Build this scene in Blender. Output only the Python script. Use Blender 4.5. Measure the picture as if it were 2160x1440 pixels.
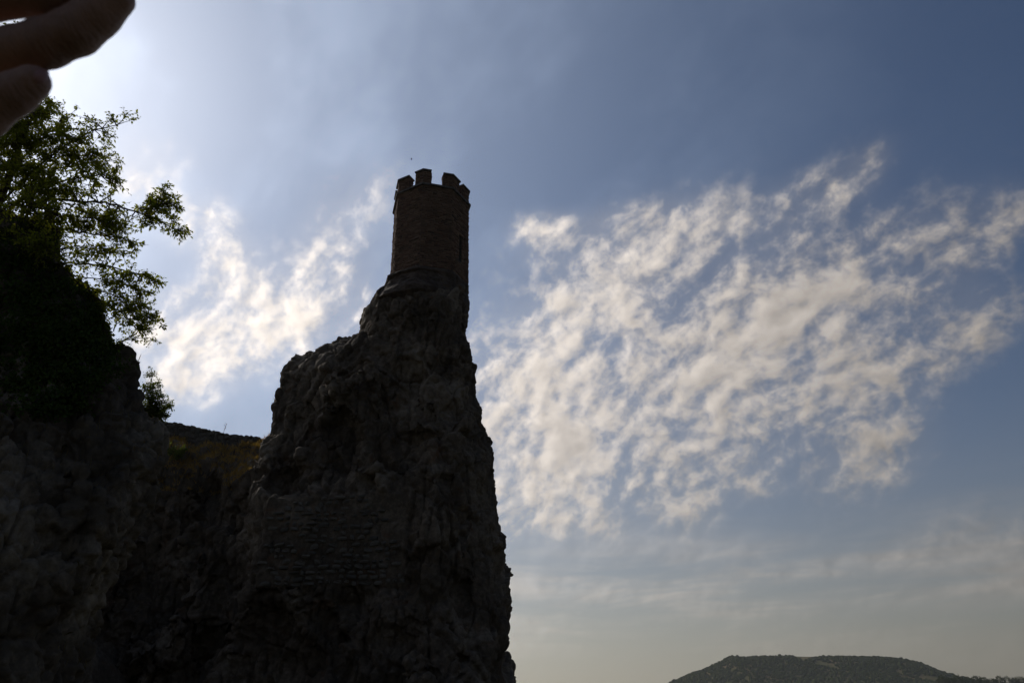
import bpy, math, random
import numpy as np
from mathutils import Matrix, Vector
from mathutils.bvhtree import BVHTree

for o in list(bpy.data.objects):
    bpy.data.objects.remove(o, do_unlink=True)
sc = bpy.context.scene
COL = sc.collection
R = math.radians
rng = np.random.default_rng(7)
random.seed(7)

# ------------------------------------------------------------------ camera
F_PX = 1500.0                       # focal length in pixels of the 2160 px wide picture
CAM_LOC = Vector((0, 0, 1.7))
CAM_ROT = Matrix.Rotation(R(118.0), 3, 'X') @ Matrix.Rotation(R(-1.6), 3, 'Z')
camd = bpy.data.cameras.new('camera')
camd.lens = 36.0 * F_PX / 2160.0
camd.sensor_width = 36.0
camd.clip_start = 0.02
camd.clip_end = 30000.0
camd.dof.use_dof = True
camd.dof.focus_distance = 38.0
camd.dof.aperture_fstop = 25.0 / 1.5
cam = bpy.data.objects.new('camera', camd)
COL.objects.link(cam)
cam.matrix_world = Matrix.Translation(CAM_LOC) @ CAM_ROT.to_4x4()
sc.camera = cam


def ray(px, py):
    return (CAM_ROT @ Vector(((px - 1080) / F_PX, (720 - py) / F_PX, -1.0)))


def P(px, py, Y):                    # the point at ground distance Y seen at that spot
    d = ray(px, py)
    return CAM_LOC + d * (Y / d.y)


def PD(px, py, depth):               # the point at that depth along the lens axis
    return CAM_LOC + ray(px, py) * depth


# ------------------------------------------------------------------ world, sun, exposure
SUN_DIR = ray(15, 135).normalized()
SUN_EL = math.asin(SUN_DIR.z)
SUN_AZ = math.atan2(SUN_DIR.x, SUN_DIR.y)
sun = bpy.data.objects.new('sun', bpy.data.lights.new('sun', 'SUN'))
COL.objects.link(sun)
sun.data.energy = 4.5
sun.data.angle = R(0.53)
sun.data.color = (1.0, 0.93, 0.82)
sun.rotation_euler = (-SUN_DIR).to_track_quat('-Z', 'Y').to_euler()
sun.location = (-20, 20, 40)

vs = sc.view_settings
vs.view_transform = 'Standard'
vs.look = 'None'
vs.exposure = -1.2
vs.gamma = 1.0
vs.use_curve_mapping = False
sc.cycles.use_denoising = True
sc.cycles.use_adaptive_sampling = True
sc.cycles.adaptive_threshold = 0.012
sc.cycles.adaptive_min_samples = 12
sc.cycles.max_bounces = 6
sc.cycles.diffuse_bounces = 3
sc.cycles.transmission_bounces = 3
sc.cycles.volume_bounces = 1
sc.cycles.caustics_reflective = False
sc.cycles.caustics_refractive = False


class NT:
    """Short hand for building node trees."""
    def __init__(self, tree):
        self.t = tree

    def n(self, kind, **kw):
        nd = self.t.nodes.new(kind)
        for k, v in kw.items():
            setattr(nd, k, v)
        return nd

    def put(self, sock, v):
        if hasattr(v, 'is_output') or isinstance(v, bpy.types.NodeSocket):
            self.t.links.new(v, sock)
        else:
            sock.default_value = v

    def m(self, op, a, b=0.0, c=0.0, clamp=False):
        nd = self.n('ShaderNodeMath', operation=op, use_clamp=clamp)
        for i, v in enumerate((a, b, c)):
            self.put(nd.inputs[i], v)
        return nd.outputs[0]

    def v(self, op, a, b=(0, 0, 0), out=0):
        nd = self.n('ShaderNodeVectorMath', operation=op)
        self.put(nd.inputs[0], a)
        self.put(nd.inputs[1], b)
        return nd.outputs[out]

    def noise(self, vec, scale, detail=4, rough=0.5, dist=0.0, out=0, dim='3D'):
        nd = self.n('ShaderNodeTexNoise', noise_dimensions=dim)
        if vec is not None:
            self.put(nd.inputs['Vector'], vec)
        nd.inputs['Scale'].default_value = scale
        nd.inputs['Detail'].default_value = detail
        nd.inputs['Roughness'].default_value = rough
        nd.inputs['Distortion'].default_value = dist
        return nd.outputs[out]

    def mix(self, fac, a, b, mode='MIX'):
        nd = self.n('ShaderNodeMix', data_type='RGBA', blend_type=mode)
        self.put(nd.inputs[0], fac)
        self.put(nd.inputs[6], a)
        self.put(nd.inputs[7], b)
        return nd.outputs[2]

    def ramp(self, fac, stops):
        nd = self.n('ShaderNodeValToRGB')
        self.put(nd.inputs[0], fac)
        el = nd.color_ramp.elements
        while len(el) < len(stops):
            el.new(0.5)
        for e, (p, c) in zip(el, stops):
            e.position = p
            e.color = (c[0], c[1], c[2], 1) if len(c) == 3 else c
        return nd.outputs[0]

    def step(self, x, lo, hi):
        nd = self.n('ShaderNodeMapRange', interpolation_type='SMOOTHSTEP')
        self.put(nd.inputs[0], x)
        nd.inputs[1].default_value = lo
        nd.inputs[2].default_value = hi
        return nd.outputs[0]


world = bpy.data.worlds.new('World')
sc.world = world
world.use_nodes = True
W = NT(world.node_tree)
bg = world.node_tree.nodes['Background']
bg.inputs[1].default_value = 0.1
sky = W.n('ShaderNodeTexSky', sky_type='NISHITA', sun_disc=False)
sky.sun_elevation = SUN_EL
sky.sun_rotation = SUN_AZ
sky.altitude = 150
sky.air_density = 1.05
sky.dust_density = 0.9
sky.ozone_density = 1.6
D = W.v('NORMALIZE', W.n('ShaderNodeTexCoord').outputs['Generated'])
sep = W.n('ShaderNodeSeparateXYZ')
W.put(sep.inputs[0], D)
KQ = 1.0                             # the sky as seen from its foot point: shapes keep their form
den = W.m('ADD', W.m('MAXIMUM', sep.outputs[2], 0.0), KQ)
comb = W.n('ShaderNodeCombineXYZ')
W.put(comb.inputs[0], W.m('DIVIDE', sep.outputs[0], den))
W.put(comb.inputs[1], W.m('DIVIDE', sep.outputs[1], den))
Q = comb.outputs[0]


def to_q(px, py):
    d = ray(px, py).normalized()
    return np.array([d.x, d.y]) / (max(d.z, 0) + KQ)


# cloud banks: where they lie in the sky, their half sizes, tilt and thickness
BANKS = [
    (1165, 1010, 190, 90, 8, 1.3), (1110, 810, 140, 150, 20, 1.2), (1330, 590, 150, 110, 20, 0.8), (1230, 690, 110, 110, 40, 0.45),
    (1240, 500, 190, 55, 10, 0.42), (1480, 700, 240, 120, 25, 0.95), (1690, 640, 250, 90, 38, 0.85),
    (1950, 560, 190, 100, 40, 0.6), (1540, 850, 200, 110, 20, 0.9), (1790, 800, 200, 95, 25, 0.95),
    (1830, 950, 140, 90, 35, 0.9), (1480, 1020, 60, 110, -15, 0.8), (1600, 990, 55, 70, 0, 0.65), (1395, 1050, 40, 50, 0, 0.5),
    (1450, 480, 220, 80, 15, 0.55), (1730, 410, 160, 60, 35, 0.5), (1140, 480, 60, 34, 0, 0.8), (1830, 355, 60, 30, 50, 0.45),
    (1250, 880, 140, 90, 15, 0.85), (2050, 690, 140, 70, 30, 0.7), (2100, 480, 120, 60, 40, 0.5),
    (590, 690, 150, 90, 25, 1.2), (690, 545, 130, 100, 35, 0.42), (760, 420, 120, 90, 30, 0.27), (520, 620, 100, 70, 20, 0.32),
    (370, 700, 90, 125, 115, 1.0), (410, 815, 85, 45, 10, 0.85), (480, 545, 65, 60, 0, 0.7),
    (420, 470, 80, 55, 0, 0.7), (300, 360, 110, 90, 0, 0.5), (720, 640, 70, 50, 0, 0.5),
    (1200, 1110, 200, 34, 0, 0.40), (2050, 1130, 260, 80, 10, 0.28),
]
cq = W.n('ShaderNodeCombineXYZ')
W.put(cq.inputs[0], comb.inputs[0].links[0].from_socket)
W.put(cq.inputs[1], comb.inputs[1].links[0].from_socket)
cq.inputs[2].default_value = 1.0
E1 = cq.outputs[0]                                            # (x, y, 1)
qs = W.n('ShaderNodeSeparateXYZ')
W.put(qs.inputs[0], Q)
c2 = W.n('ShaderNodeCombineXYZ')
W.put(c2.inputs[0], W.m('MULTIPLY', qs.outputs[0], qs.outputs[0]))
W.put(c2.inputs[1], W.m('MULTIPLY', qs.outputs[0], qs.outputs[1]))
W.put(c2.inputs[2], W.m('MULTIPLY', qs.outputs[1], qs.outputs[1]))
E2 = c2.outputs[0]                                            # (xx, xy, yy)
cov = None
for (cx, cy, rx, ry, ang, amp) in BANKS:
    c0 = to_q(cx, cy)
    J = np.stack([(to_q(cx + 4, cy) - to_q(cx - 4, cy)) / 8, (to_q(cx, cy + 4) - to_q(cx, cy - 4)) / 8], 1)
    a = R(-ang)
    A = np.array([[math.cos(a) * rx, -math.sin(a) * ry], [math.sin(a) * rx, math.cos(a) * ry]]) * 0.9
    M = np.linalg.inv(J @ A)
    S = M.T @ M
    lin = -2 * S @ c0
    e2 = W.v('DOT_PRODUCT', E2, (-S[0, 0], -2 * S[0, 1], -S[1, 1]), out=1)
    e1 = W.v('DOT_PRODUCT', E1, (-lin[0], -lin[1], -float(c0 @ S @ c0) + math.log(amp)), out=1)
    g = W.m('EXPONENT', W.m('ADD', e2, e1))
    cov = g if cov is None else W.m('ADD', cov, g)
cov = W.m('MINIMUM', cov, 1.4)
# elsewhere in the sky: the same sort of clouds, loosely scattered
wide = W.step(W.noise(Q, 2.5, 2, 0.5, dim='2D'), 0.50, 0.72)
side = W.step(W.v('DISTANCE', Q, tuple(to_q(1080, 620)) + (0,), out=1), 0.55, 0.9)
cov = W.m('MAXIMUM', cov, W.m('MULTIPLY', W.m('MULTIPLY', wide, side), 0.8))
# the sheet breaks up into puffs drawn out along the wind
wd = to_q(1640, 672) - to_q(1600, 700)
wd = wd / np.linalg.norm(wd)
along_ = W.m('MULTIPLY', W.v('DOT_PRODUCT', Q, (wd[0], wd[1], 0), out=1), 0.80)
across = W.m('MULTIPLY', W.v('DOT_PRODUCT', Q, (-wd[1], wd[0], 0), out=1), 1.15)
cb = W.n('ShaderNodeCombineXYZ')
W.put(cb.inputs[0], along_)
W.put(cb.inputs[1], across)
warp = W.noise(Q, 14.0, 2, 0.5, 0.0, out=1, dim='2D')
pos = W.v('ADD', cb.outputs[0], W.v('MULTIPLY', W.v('SUBTRACT', warp, (0.5, 0.5, 0.5)), (0.022, 0.022, 0.0)))
n1 = W.noise(pos, 15.0, 2, 0.5, 0.0, dim='2D')
n2 = W.noise(pos, 38.0, 7, 0.56, 0.0, dim='2D')
n3 = W.noise(Q, 95.0, 5, 0.6, 0.0, dim='2D')
nn = W.m('ADD', W.m('ADD', W.m('MULTIPLY', n1, 0.24), W.m('MULTIPLY', n2, 0.54)), W.m('MULTIPLY', n3, 0.22))
val = W.m('ADD', W.m('MULTIPLY', cov, 0.68), W.m('MULTIPLY', W.m('SUBTRACT', nn, 0.5), 4.0))
gate = W.step(cov, 0.0, 0.55)
alpha = W.m('MULTIPLY', W.m('ADD', 0.14, W.m('MULTIPLY', W.step(val, 0.0, 1.18), 0.86)), gate)
thick = W.step(val, 0.5, 1.5)
# relief: the side of each puff that looks towards the sun is brighter
sq = np.array([SUN_DIR.x, SUN_DIR.y]) / (SUN_DIR.z + KQ) - to_q(1300, 750)
sq = sq / np.linalg.norm(sq) * 0.011
sv = (float(sq @ wd) * 0.72, float(sq @ np.array([-wd[1], wd[0]])) * 1.15, 0)
n2b = W.noise(W.v('ADD', pos, sv), 38.0, 2, 0.5, 0.0, dim='2D')
relief = W.m('SUBTRACT', n2, n2b)
cosS = W.m('MAXIMUM', W.v('DOT_PRODUCT', D, tuple(SUN_DIR), out=1), 0.0)
lum = W.m('ADD', 5.2, W.m('MULTIPLY', W.m('POWER', cosS, 2.0), 22.5))
lum = W.m('MULTIPLY', lum, W.m('ADD', W.m('SUBTRACT', 1.10, W.m('MULTIPLY', thick, 0.13)), W.m('MULTIPLY', relief, 0.9)))
ccol = W.v('SCALE', (1.0, 0.90, 0.80))
W.put(ccol.node.inputs['Scale'], lum)
skyc = W.mix(1.0, sky.outputs[0], (0.93, 1.0, 1.12, 1), 'MULTIPLY')
# a thin high veil, brighter towards the sun, and the pale dusty air low over the horizon
veil = W.m('ADD', 0.8, W.m('MULTIPLY', W.step(W.noise(pos, 7.0, 4, 0.6, 0.0, dim='2D'), 0.35, 0.75), 0.45))
vcol = W.v('SCALE', (0.80, 0.92, 1.10))
W.put(vcol.node.inputs['Scale'], W.m('MULTIPLY', W.m('ADD', W.m('MULTIPLY', W.m('POWER', cosS, 4.0), 8.0), W.m('MULTIPLY', W.m('POWER', cosS, 40.0), 5.0)), veil))
skyc = W.mix(1.0, skyc, vcol, 'ADD')
low = W.m('EXPONENT', W.m('MULTIPLY', W.m('POWER', W.m('DIVIDE', W.m('MAXIMUM', sep.outputs[2], 0.0), 0.19), 1.5), -1.0))
hcol = W.v('SCALE', (1.0, 0.915, 0.74))
W.put(hcol.node.inputs['Scale'], W.m('ADD', 4.4, W.m('MULTIPLY', W.m('POWER', cosS, 2.0), 17.5)))
skyc = W.mix(W.m('MULTIPLY', low, 0.95), skyc, hcol)
# long thin streaks of cloud low in the sky
st = W.n('ShaderNodeCombineXYZ')
W.put(st.inputs[0], W.m('ARCTAN2', sep.outputs[0], sep.outputs[1]))
W.put(st.inputs[1], W.m('MULTIPLY', sep.outputs[2], 7.0))
sn = W.step(W.noise(st.outputs[0], 4.0, 4, 0.5, 0.3, dim='2D'), 0.30, 0.80)
se = W.m('EXPONENT', W.m('MULTIPLY', W.m('POWER', W.m('DIVIDE', W.m('SUBTRACT', sep.outputs[2], 0.135), 0.062), 2.0), -1.0))
streak = W.m('MULTIPLY', W.m('MULTIPLY', sn, se), 0.7)
skyc = W.mix(streak, skyc, ccol)
final = W.mix(W.m('MULTIPLY', alpha, 0.89), skyc, ccol)
world.node_tree.links.new(final, bg.inputs[0])
world.cycles.sampling_method = 'MANUAL'
world.cycles.sample_map_resolution = 1024


# ------------------------------------------------------------------ numeric helpers
GR = np.array([[1, 1, 0], [-1, 1, 0], [1, -1, 0], [-1, -1, 0], [1, 0, 1], [-1, 0, 1], [1, 0, -1], [-1, 0, -1],
               [0, 1, 1], [0, -1, 1], [0, 1, -1], [0, -1, -1], [1, 1, 0], [-1, 1, 0], [0, -1, 1], [0, -1, -1]], np.float32)


def hash3(x, y, z, seed):
    h = (x.astype(np.uint32) * np.uint32(374761393) + y.astype(np.uint32) * np.uint32(668265263)
         + z.astype(np.uint32) * np.uint32(2246822519) + np.uint32(seed * 3266489917 % 4294967296))
    h = (h ^ (h >> np.uint32(13))) * np.uint32(1274126177)
    return h ^ (h >> np.uint32(16))


def gnoise(p, seed=0):
    """Gradient noise at the points p (..., 3), about -1 to 1."""
    p = np.asarray(p, np.float32)
    i = np.floor(p).astype(np.int32)
    f = p - i
    u = f * f * f * (f * (f * 6 - 15) + 10)
    out = 0
    for dx in (0, 1):
        wx = u[..., 0] if dx else 1 - u[..., 0]
        for dy in (0, 1):
            wy = u[..., 1] if dy else 1 - u[..., 1]
            for dz in (0, 1):
                wz = u[..., 2] if dz else 1 - u[..., 2]
                g = GR[hash3(i[..., 0] + dx, i[..., 1] + dy, i[..., 2] + dz, seed) & np.uint32(15)]
                out = out + wx * wy * wz * (g[..., 0] * (f[..., 0] - dx) + g[..., 1] * (f[..., 1] - dy) + g[..., 2] * (f[..., 2] - dz))
    return out


def fbm(p, octs, seed=0, rough=0.5):
    s, a = 0, 1.0
    for k in range(octs):
        s = s + a * gnoise(p * (2.03 ** k), seed + k)
        a *= rough
    return s


def worley(p, seed=0):
    """Nearest and second nearest feature point: distances, a number of the cell, the offset in a tilt of its own."""
    p = np.asarray(p, np.float32)
    i = np.floor(p).astype(np.int32)
    f1 = np.full(p.shape[0], 9.0, np.float32)
    f2 = f1.copy()
    cid = np.zeros(p.shape[0], np.float32)
    tilt = np.zeros(p.shape[0], np.float32)
    for dx in (-1, 0, 1):
        for dy in (-1, 0, 1):
            for dz in (-1, 0, 1):
                c = i + np.array([dx, dy, dz], np.int32)
                h = hash3(c[:, 0], c[:, 1], c[:, 2], seed)
                q = np.stack([(h & np.uint32(1023)), ((h >> np.uint32(10)) & np.uint32(1023)), ((h >> np.uint32(20)) & np.uint32(1023))], 1).astype(np.float32) / 1023
                off = p - (c + q)
                d = np.sqrt((off ** 2).sum(1))
                nearer = d < f1
                f2 = np.where(nearer, f1, np.minimum(f2, d))
                cid = np.where(nearer, (h & np.uint32(65535)).astype(np.float32) / 65535, cid)
                g = GR[(h >> np.uint32(7)) & np.uint32(15)]
                tilt = np.where(nearer, (off * g).sum(1), tilt)
                f1 = np.where(nearer, d, f1)
    return f1, f2, cid, tilt


CORN = np.array([[i & 1, (i >> 1) & 1, (i >> 2) & 1] for i in range(8)])
EDGES = [(0, 1), (2, 3), (4, 5), (6, 7), (0, 2), (1, 3), (4, 6), (5, 7), (0, 4), (1, 5), (2, 6), (3, 7)]


def surface_nets(Fd, origin, h):
    """Quads around the zero level of the field Fd (negative inside)."""
    s = Fd < 0
    nx, ny, nz = Fd.shape
    cnt = np.zeros((nx - 1, ny - 1, nz - 1), np.int8)
    for c in CORN:
        cnt += s[c[0]:nx - 1 + c[0], c[1]:ny - 1 + c[1], c[2]:nz - 1 + c[2]]
    act = (cnt > 0) & (cnt < 8)
    ijk = np.argwhere(act)
    idx = np.full(act.shape, -1, np.int64)
    idx[act] = np.arange(len(ijk))
    cv = np.stack([Fd[ijk[:, 0] + c[0], ijk[:, 1] + c[1], ijk[:, 2] + c[2]] for c in CORN], 1)
    acc = np.zeros((len(ijk), 3))
    num = np.zeros(len(ijk))
    for a, b in EDGES:
        fa, fb = cv[:, a], cv[:, b]
        x = (fa < 0) != (fb < 0)
        t = np.where(x, fa / np.where(x, fa - fb, 1), 0)
        pos = CORN[a] + t[:, None] * (CORN[b] - CORN[a])
        acc += pos * x[:, None]
        num += x
    V = (ijk + acc / num[:, None]) * h + np.asarray(origin)
    quads = []
    for ax in range(3):
        o1, o2 = [(1, 2), (2, 0), (0, 1)][ax]
        lo = [slice(None)] * 3
        hi = [slice(None)] * 3
        lo[ax] = slice(0, -1)
        hi[ax] = slice(1, None)
        ch = s[tuple(lo)] != s[tuple(hi)]
        e = np.argwhere(ch)
        lim = np.array(act.shape)
        ok = (e[:, o1] > 0) & (e[:, o2] > 0) & (e[:, o1] < lim[o1]) & (e[:, o2] < lim[o2])
        e = e[ok]
        c0 = e.copy(); c1 = e.copy(); c2 = e.copy(); c3 = e.copy()
        c1[:, o1] -= 1
        c2[:, o1] -= 1; c2[:, o2] -= 1
        c3[:, o2] -= 1
        q = np.stack([idx[tuple(c.T)] for c in (c0, c1, c2, c3)], 1)
        flip = ~s[tuple(e.T)]
        q[flip] = q[flip][:, ::-1]
        quads.append(q)
    Qd = np.concatenate(quads)
    return V, Qd[(Qd >= 0).all(1)]


def subdivide(V, Qd):
    """Each quad into four."""
    n = len(V)
    e = np.stack([Qd, np.roll(Qd, -1, 1)], 2).reshape(-1, 2)
    es = np.sort(e, 1)
    key = es[:, 0] * (n + 1) + es[:, 1]
    uq, first, inv = np.unique(key, return_index=True, return_inverse=True)
    mid = (V[es[first, 0]] + V[es[first, 1]]) / 2
    ctr = V[Qd].mean(1)
    em = (n + inv).reshape(-1, 4)
    cc = n + len(mid) + np.arange(len(Qd))
    out = [np.stack([Qd[:, k], em[:, k], cc, em[:, k - 1]], 1) for k in range(4)]
    return np.concatenate([V, mid, ctr]), np.concatenate(out)


def vnormals(V, Qd):
    fn = np.cross(V[Qd[:, 2]] - V[Qd[:, 0]], V[Qd[:, 3]] - V[Qd[:, 1]])
    N = np.zeros_like(V)
    for k in range(4):
        for c in range(3):
            N[:, c] += np.bincount(Qd[:, k], fn[:, c], len(V))
    return N / (np.linalg.norm(N, axis=1, keepdims=True) + 1e-12)


def link(name, me, mat, parent=None, loc=None):
    o = bpy.data.objects.new(name, me)
    COL.objects.link(o)
    if mat is not None and len(me.materials) == 0:
        me.materials.append(mat)
    if parent is not None:
        o.parent = parent
    if loc is not None:
        o.location = loc
    return o


def np_mesh(name, V, Qd, smooth=False):
    me = bpy.data.meshes.new(name)
    k = Qd.shape[1]
    me.vertices.add(len(V))
    me.vertices.foreach_set('co', np.ascontiguousarray(V, np.float32).ravel())
    me.loops.add(Qd.size)
    me.loops.foreach_set('vertex_index', np.ascontiguousarray(Qd, np.int32).ravel())
    me.polygons.add(len(Qd))
    me.polygons.foreach_set('loop_start', np.arange(0, Qd.size, k, dtype=np.int32))
    if smooth:
        me.polygons.foreach_set('use_smooth', np.ones(len(Qd), bool))
    me.update(calc_edges=True)
    return me


class MB:
    """Collects faces; build() makes ONE mesh object of them."""
    def __init__(self):
        self.v, self.f = [], []

    def add(self, verts, faces):
        b = len(self.v)
        self.v.extend([tuple(v) for v in verts])
        self.f.extend([tuple(i + b for i in f) for f in faces])

    def tube(self, pts, rad, sides=6):
        pts = [Vector(p) for p in pts]
        rings, side = [], None
        for i, p in enumerate(pts):
            t = (pts[min(i + 1, len(pts) - 1)] - pts[max(i - 1, 0)]).normalized()
            if side is None:
                side = t.orthogonal().normalized()
            side = (side - t * side.dot(t)).normalized()
            up = t.cross(side)
            rings.append([p + (side * math.cos(2 * math.pi * k / sides) + up * math.sin(2 * math.pi * k / sides)) * rad[i] for k in range(sides)])
        vv = [v for r_ in rings for v in r_]
        ff = []
        for i in range(len(pts) - 1):
            for k in range(sides):
                a, b = i * sides + k, i * sides + (k + 1) % sides
                ff.append((a, b, b + sides, a + sides))
        ff.append(tuple(range(sides))[::-1])
        ff.append(tuple(range((len(pts) - 1) * sides, len(pts) * sides)))
        self.add(vv, ff)

    def mesh(self, name, smooth=False):
        me = bpy.data.meshes.new(name)
        me.from_pydata(self.v, [], self.f)
        if smooth:
            me.polygons.foreach_set('use_smooth', np.ones(len(me.polygons), bool))
        me.update()
        return me

    def build(self, name, mat, parent=None, smooth=False):
        return link(name, self.mesh(name, smooth), mat, parent)


def tag(o, label=None, cat=None, group=None, kind=None):
    if label: o['label'] = label
    if cat: o['category'] = cat
    if group: o['group'] = group
    if kind: o['kind'] = kind
    return o


def empty(name, loc, label, cat, group=None):
    o = bpy.data.objects.new(name, None)
    COL.objects.link(o)
    o.location = loc
    o.empty_display_size = 0.3
    return tag(o, label, cat, group)


# ------------------------------------------------------------------ materials
def material(name):
    m = bpy.data.materials.new(name)
    m.use_nodes = True
    t = NT(m.node_tree)
    return m, t, m.node_tree.nodes['Principled BSDF'], m.node_tree.nodes['Material Output']


def rock_material(name, dark, mid, light, stain, scale=1.0, bump=0.06):
    m, t, b, out = material(name)
    co = t.n('ShaderNodeNewGeometry').outputs['Position']
    big = t.noise(co, 0.35 * scale, 5, 0.6, 0.4)
    fine = t.noise(co, 5.0 * scale, 8, 0.68, 0.2)
    fac = t.m('ADD', t.m('MULTIPLY', big, 0.62), t.m('MULTIPLY', fine, 0.38))
    c = t.ramp(fac, [(0.30, dark), (0.5, mid), (0.70, light)])
    st = t.step(t.noise(co, 0.8 * scale, 6, 0.65, 1.0), 0.56, 0.72)
    c = t.mix(t.m('MULTIPLY', st, 0.75), c, stain + (1,))
    t.put(b.inputs['Base Color'], c)
    b.inputs['Roughness'].default_value = 0.95
    b.inputs['Specular IOR Level'].default_value = 0.15
    bp = t.n('ShaderNodeBump')
    bp.inputs['Strength'].default_value = 0.9
    bp.inputs['Distance'].default_value = bump
    h = t.m('ADD', t.noise(co, 6.0 * scale, 10, 0.7), t.m('MULTIPLY', t.noise(co, 1.8 * scale, 4, 0.6, 0.8), 0.8))
    t.put(bp.inputs['Height'], h)
    t.put(b.inputs['Normal'], bp.outputs[0])
    return m


M_ROCK = rock_material('limestone', (0.024, 0.019, 0.014), (0.092, 0.071, 0.051), (0.245, 0.20, 0.15), (0.105, 0.056, 0.029))
M_ROCK_NEAR = rock_material('near_limestone', (0.022, 0.018, 0.014), (0.085, 0.068, 0.050), (0.235, 0.195, 0.145), (0.055, 0.036, 0.02), 1.7, 0.03)


def stone_material(name, a, b_, c_):
    m, t, b, out = material(name)
    rnd = t.n('ShaderNodeObjectInfo').outputs['Random']
    geo = t.n('ShaderNodeNewGeometry')
    co = geo.outputs['Position']
    isl = geo.outputs['Random Per Island']
    pick = t.m('FRACT', t.m('ADD', t.m('MULTIPLY', rnd, 3.7), isl))
    c = t.ramp(pick, [(0.0, a), (0.5, b_), (1.0, c_)])
    c = t.mix(t.m('MULTIPLY', t.noise(co, 7.0, 6, 0.7), 0.7), c, tuple(x * 0.45 for x in a) + (1,))
    t.put(b.inputs['Base Color'], c)
    b.inputs['Roughness'].default_value = 0.92
    b.inputs['Specular IOR Level'].default_value = 0.15
    bp = t.n('ShaderNodeBump')
    bp.inputs['Strength'].default_value = 0.8
    bp.inputs['Distance'].default_value = 0.02
    t.put(bp.inputs['Height'], t.noise(co, 16.0, 8, 0.7))
    t.put(b.inputs['Normal'], bp.outputs[0])
    return m


M_STONE = stone_material('rubble_stone', (0.155, 0.092, 0.064), (0.255, 0.162, 0.110), (0.095, 0.066, 0.052))
M_STONE_GREY = stone_material('grey_wall_stone', (0.11, 0.098, 0.08), (0.15, 0.132, 0.108), (0.08, 0.072, 0.06))


def plain(name, col, rough=0.9, nscale=6.0, var=0.5, bump=0.01):
    m, t, b, out = material(name)
    co = t.n('ShaderNodeNewGeometry').outputs['Position']
    n = t.noise(co, nscale, 6, 0.65)
    c = t.mix(t.step(n, 0.3, 0.7), tuple(x * (1 - var) for x in col) + (1,), tuple(min(1, x * (1 + var * 0.6)) for x in col) + (1,))
    t.put(b.inputs['Base Color'], c)
    b.inputs['Roughness'].default_value = rough
    b.inputs['Specular IOR Level'].default_value = 0.2
    bp = t.n('ShaderNodeBump')
    bp.inputs['Distance'].default_value = bump
    t.put(bp.inputs['Height'], n)
    t.put(b.inputs['Normal'], bp.outputs[0])
    return m


M_MORTAR = plain('lime_mortar', (0.10, 0.085, 0.07), nscale=9)
M_SLAB = plain('dark_cap_stone', (0.11, 0.095, 0.085), nscale=5)
M_RENDER = plain('weathered_render', (0.075, 0.055, 0.042), nscale=2.5, var=0.45, bump=0.05)
M_BARK = plain('bark', (0.07, 0.05, 0.035), nscale=14)
M_GROUND = plain('river_bank_soil', (0.075, 0.075, 0.045), nscale=0.4)
M_HILL = None


def leaf_material(name, a, b_, trans=0.45):
    m, t, b, out = material(name)
    isl = t.n('ShaderNodeNewGeometry').outputs['Random Per Island']
    c = t.ramp(isl, [(0.0, a), (1.0, b_)])
    df = t.n('ShaderNodeBsdfDiffuse')
    tr = t.n('ShaderNodeBsdfTranslucent')
    t.put(df.inputs[0], c)
    t.put(tr.inputs[0], t.mix(1.0, c, (2.3, 2.1, 0.6, 1), 'MULTIPLY'))
    mx = t.n('ShaderNodeMixShader')
    mx.inputs[0].default_value = trans
    t.put(mx.inputs[1], df.outputs[0])
    t.put(mx.inputs[2], tr.outputs[0])
    t.put(out.inputs[0], mx.outputs[0])
    return m


M_LEAF = leaf_material('tree_leaf', (0.075, 0.098, 0.022), (0.145, 0.158, 0.04), 0.65)
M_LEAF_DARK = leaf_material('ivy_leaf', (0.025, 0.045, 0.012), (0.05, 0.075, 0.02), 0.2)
M_LEAF_PALE = leaf_material('shrub_leaf', (0.07, 0.10, 0.035), (0.13, 0.16, 0.06))
M_GRASS = leaf_material('dry_grass_blade', (0.22, 0.145, 0.06), (0.38, 0.26, 0.115), 0.4)
M_GRASS_OLD = leaf_material('withered_grass_blade', (0.06, 0.05, 0.025), (0.13, 0.10, 0.05), 0.3)
M_FOREST = leaf_material('far_foliage', (0.035, 0.05, 0.018), (0.065, 0.08, 0.03), 0.1)


_t = NT(M_FOREST.node_tree)
_rp = [n for n in M_FOREST.node_tree.nodes if n.type == 'VALTORGB'][0]
_geo = _t.n('ShaderNodeNewGeometry')
_mx = _t.m('ADD', _t.m('MULTIPLY', _geo.outputs['Random Per Island'], .18), _t.m('MULTIPLY', _t.noise(_geo.outputs['Position'], .008, 5, .65), .9))
M_FOREST.node_tree.links.new(_t.m('SUBTRACT', _mx, .10), _rp.inputs[0])
_rp.color_ramp.elements[0].color = (.022, .035, .012, 1)
_rp.color_ramp.elements[1].color = (.075, .085, .03, 1)


# ------------------------------------------------------------------ ground and river
def sheet(name, pts, z, mat):
    mb = MB()
    mb.add([(x, y, z) for x, y in pts], [tuple(range(len(pts)))])
    o = mb.build(name, mat)
    o['kind'] = 'structure'
    return o


sheet('ground', [(-9000, -6000), (9000, -6000), (9000, 9000), (-9000, 9000)], 0.0, M_GROUND)
m_w, t_w, b_w, _ = material('river_water')
b_w.inputs['Base Color'].default_value = (0.05, 0.055, 0.045, 1)
b_w.inputs['Roughness'].default_value = 0.08
bp = t_w.n('ShaderNodeBump')
bp.inputs['Distance'].default_value = 0.08
t_w.put(bp.inputs['Height'], t_w.noise(t_w.n('ShaderNodeNewGeometry').outputs['Position'], 0.8, 5, 0.6))
t_w.put(b_w.inputs['Normal'], bp.outputs[0])
sheet('river', [(30, -5000), (420, -5000), (460, 60), (700, 900), (-4000, 1400), (-4000, 1000), (140, 520), (45, 60)], 0.02, m_w)


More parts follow.
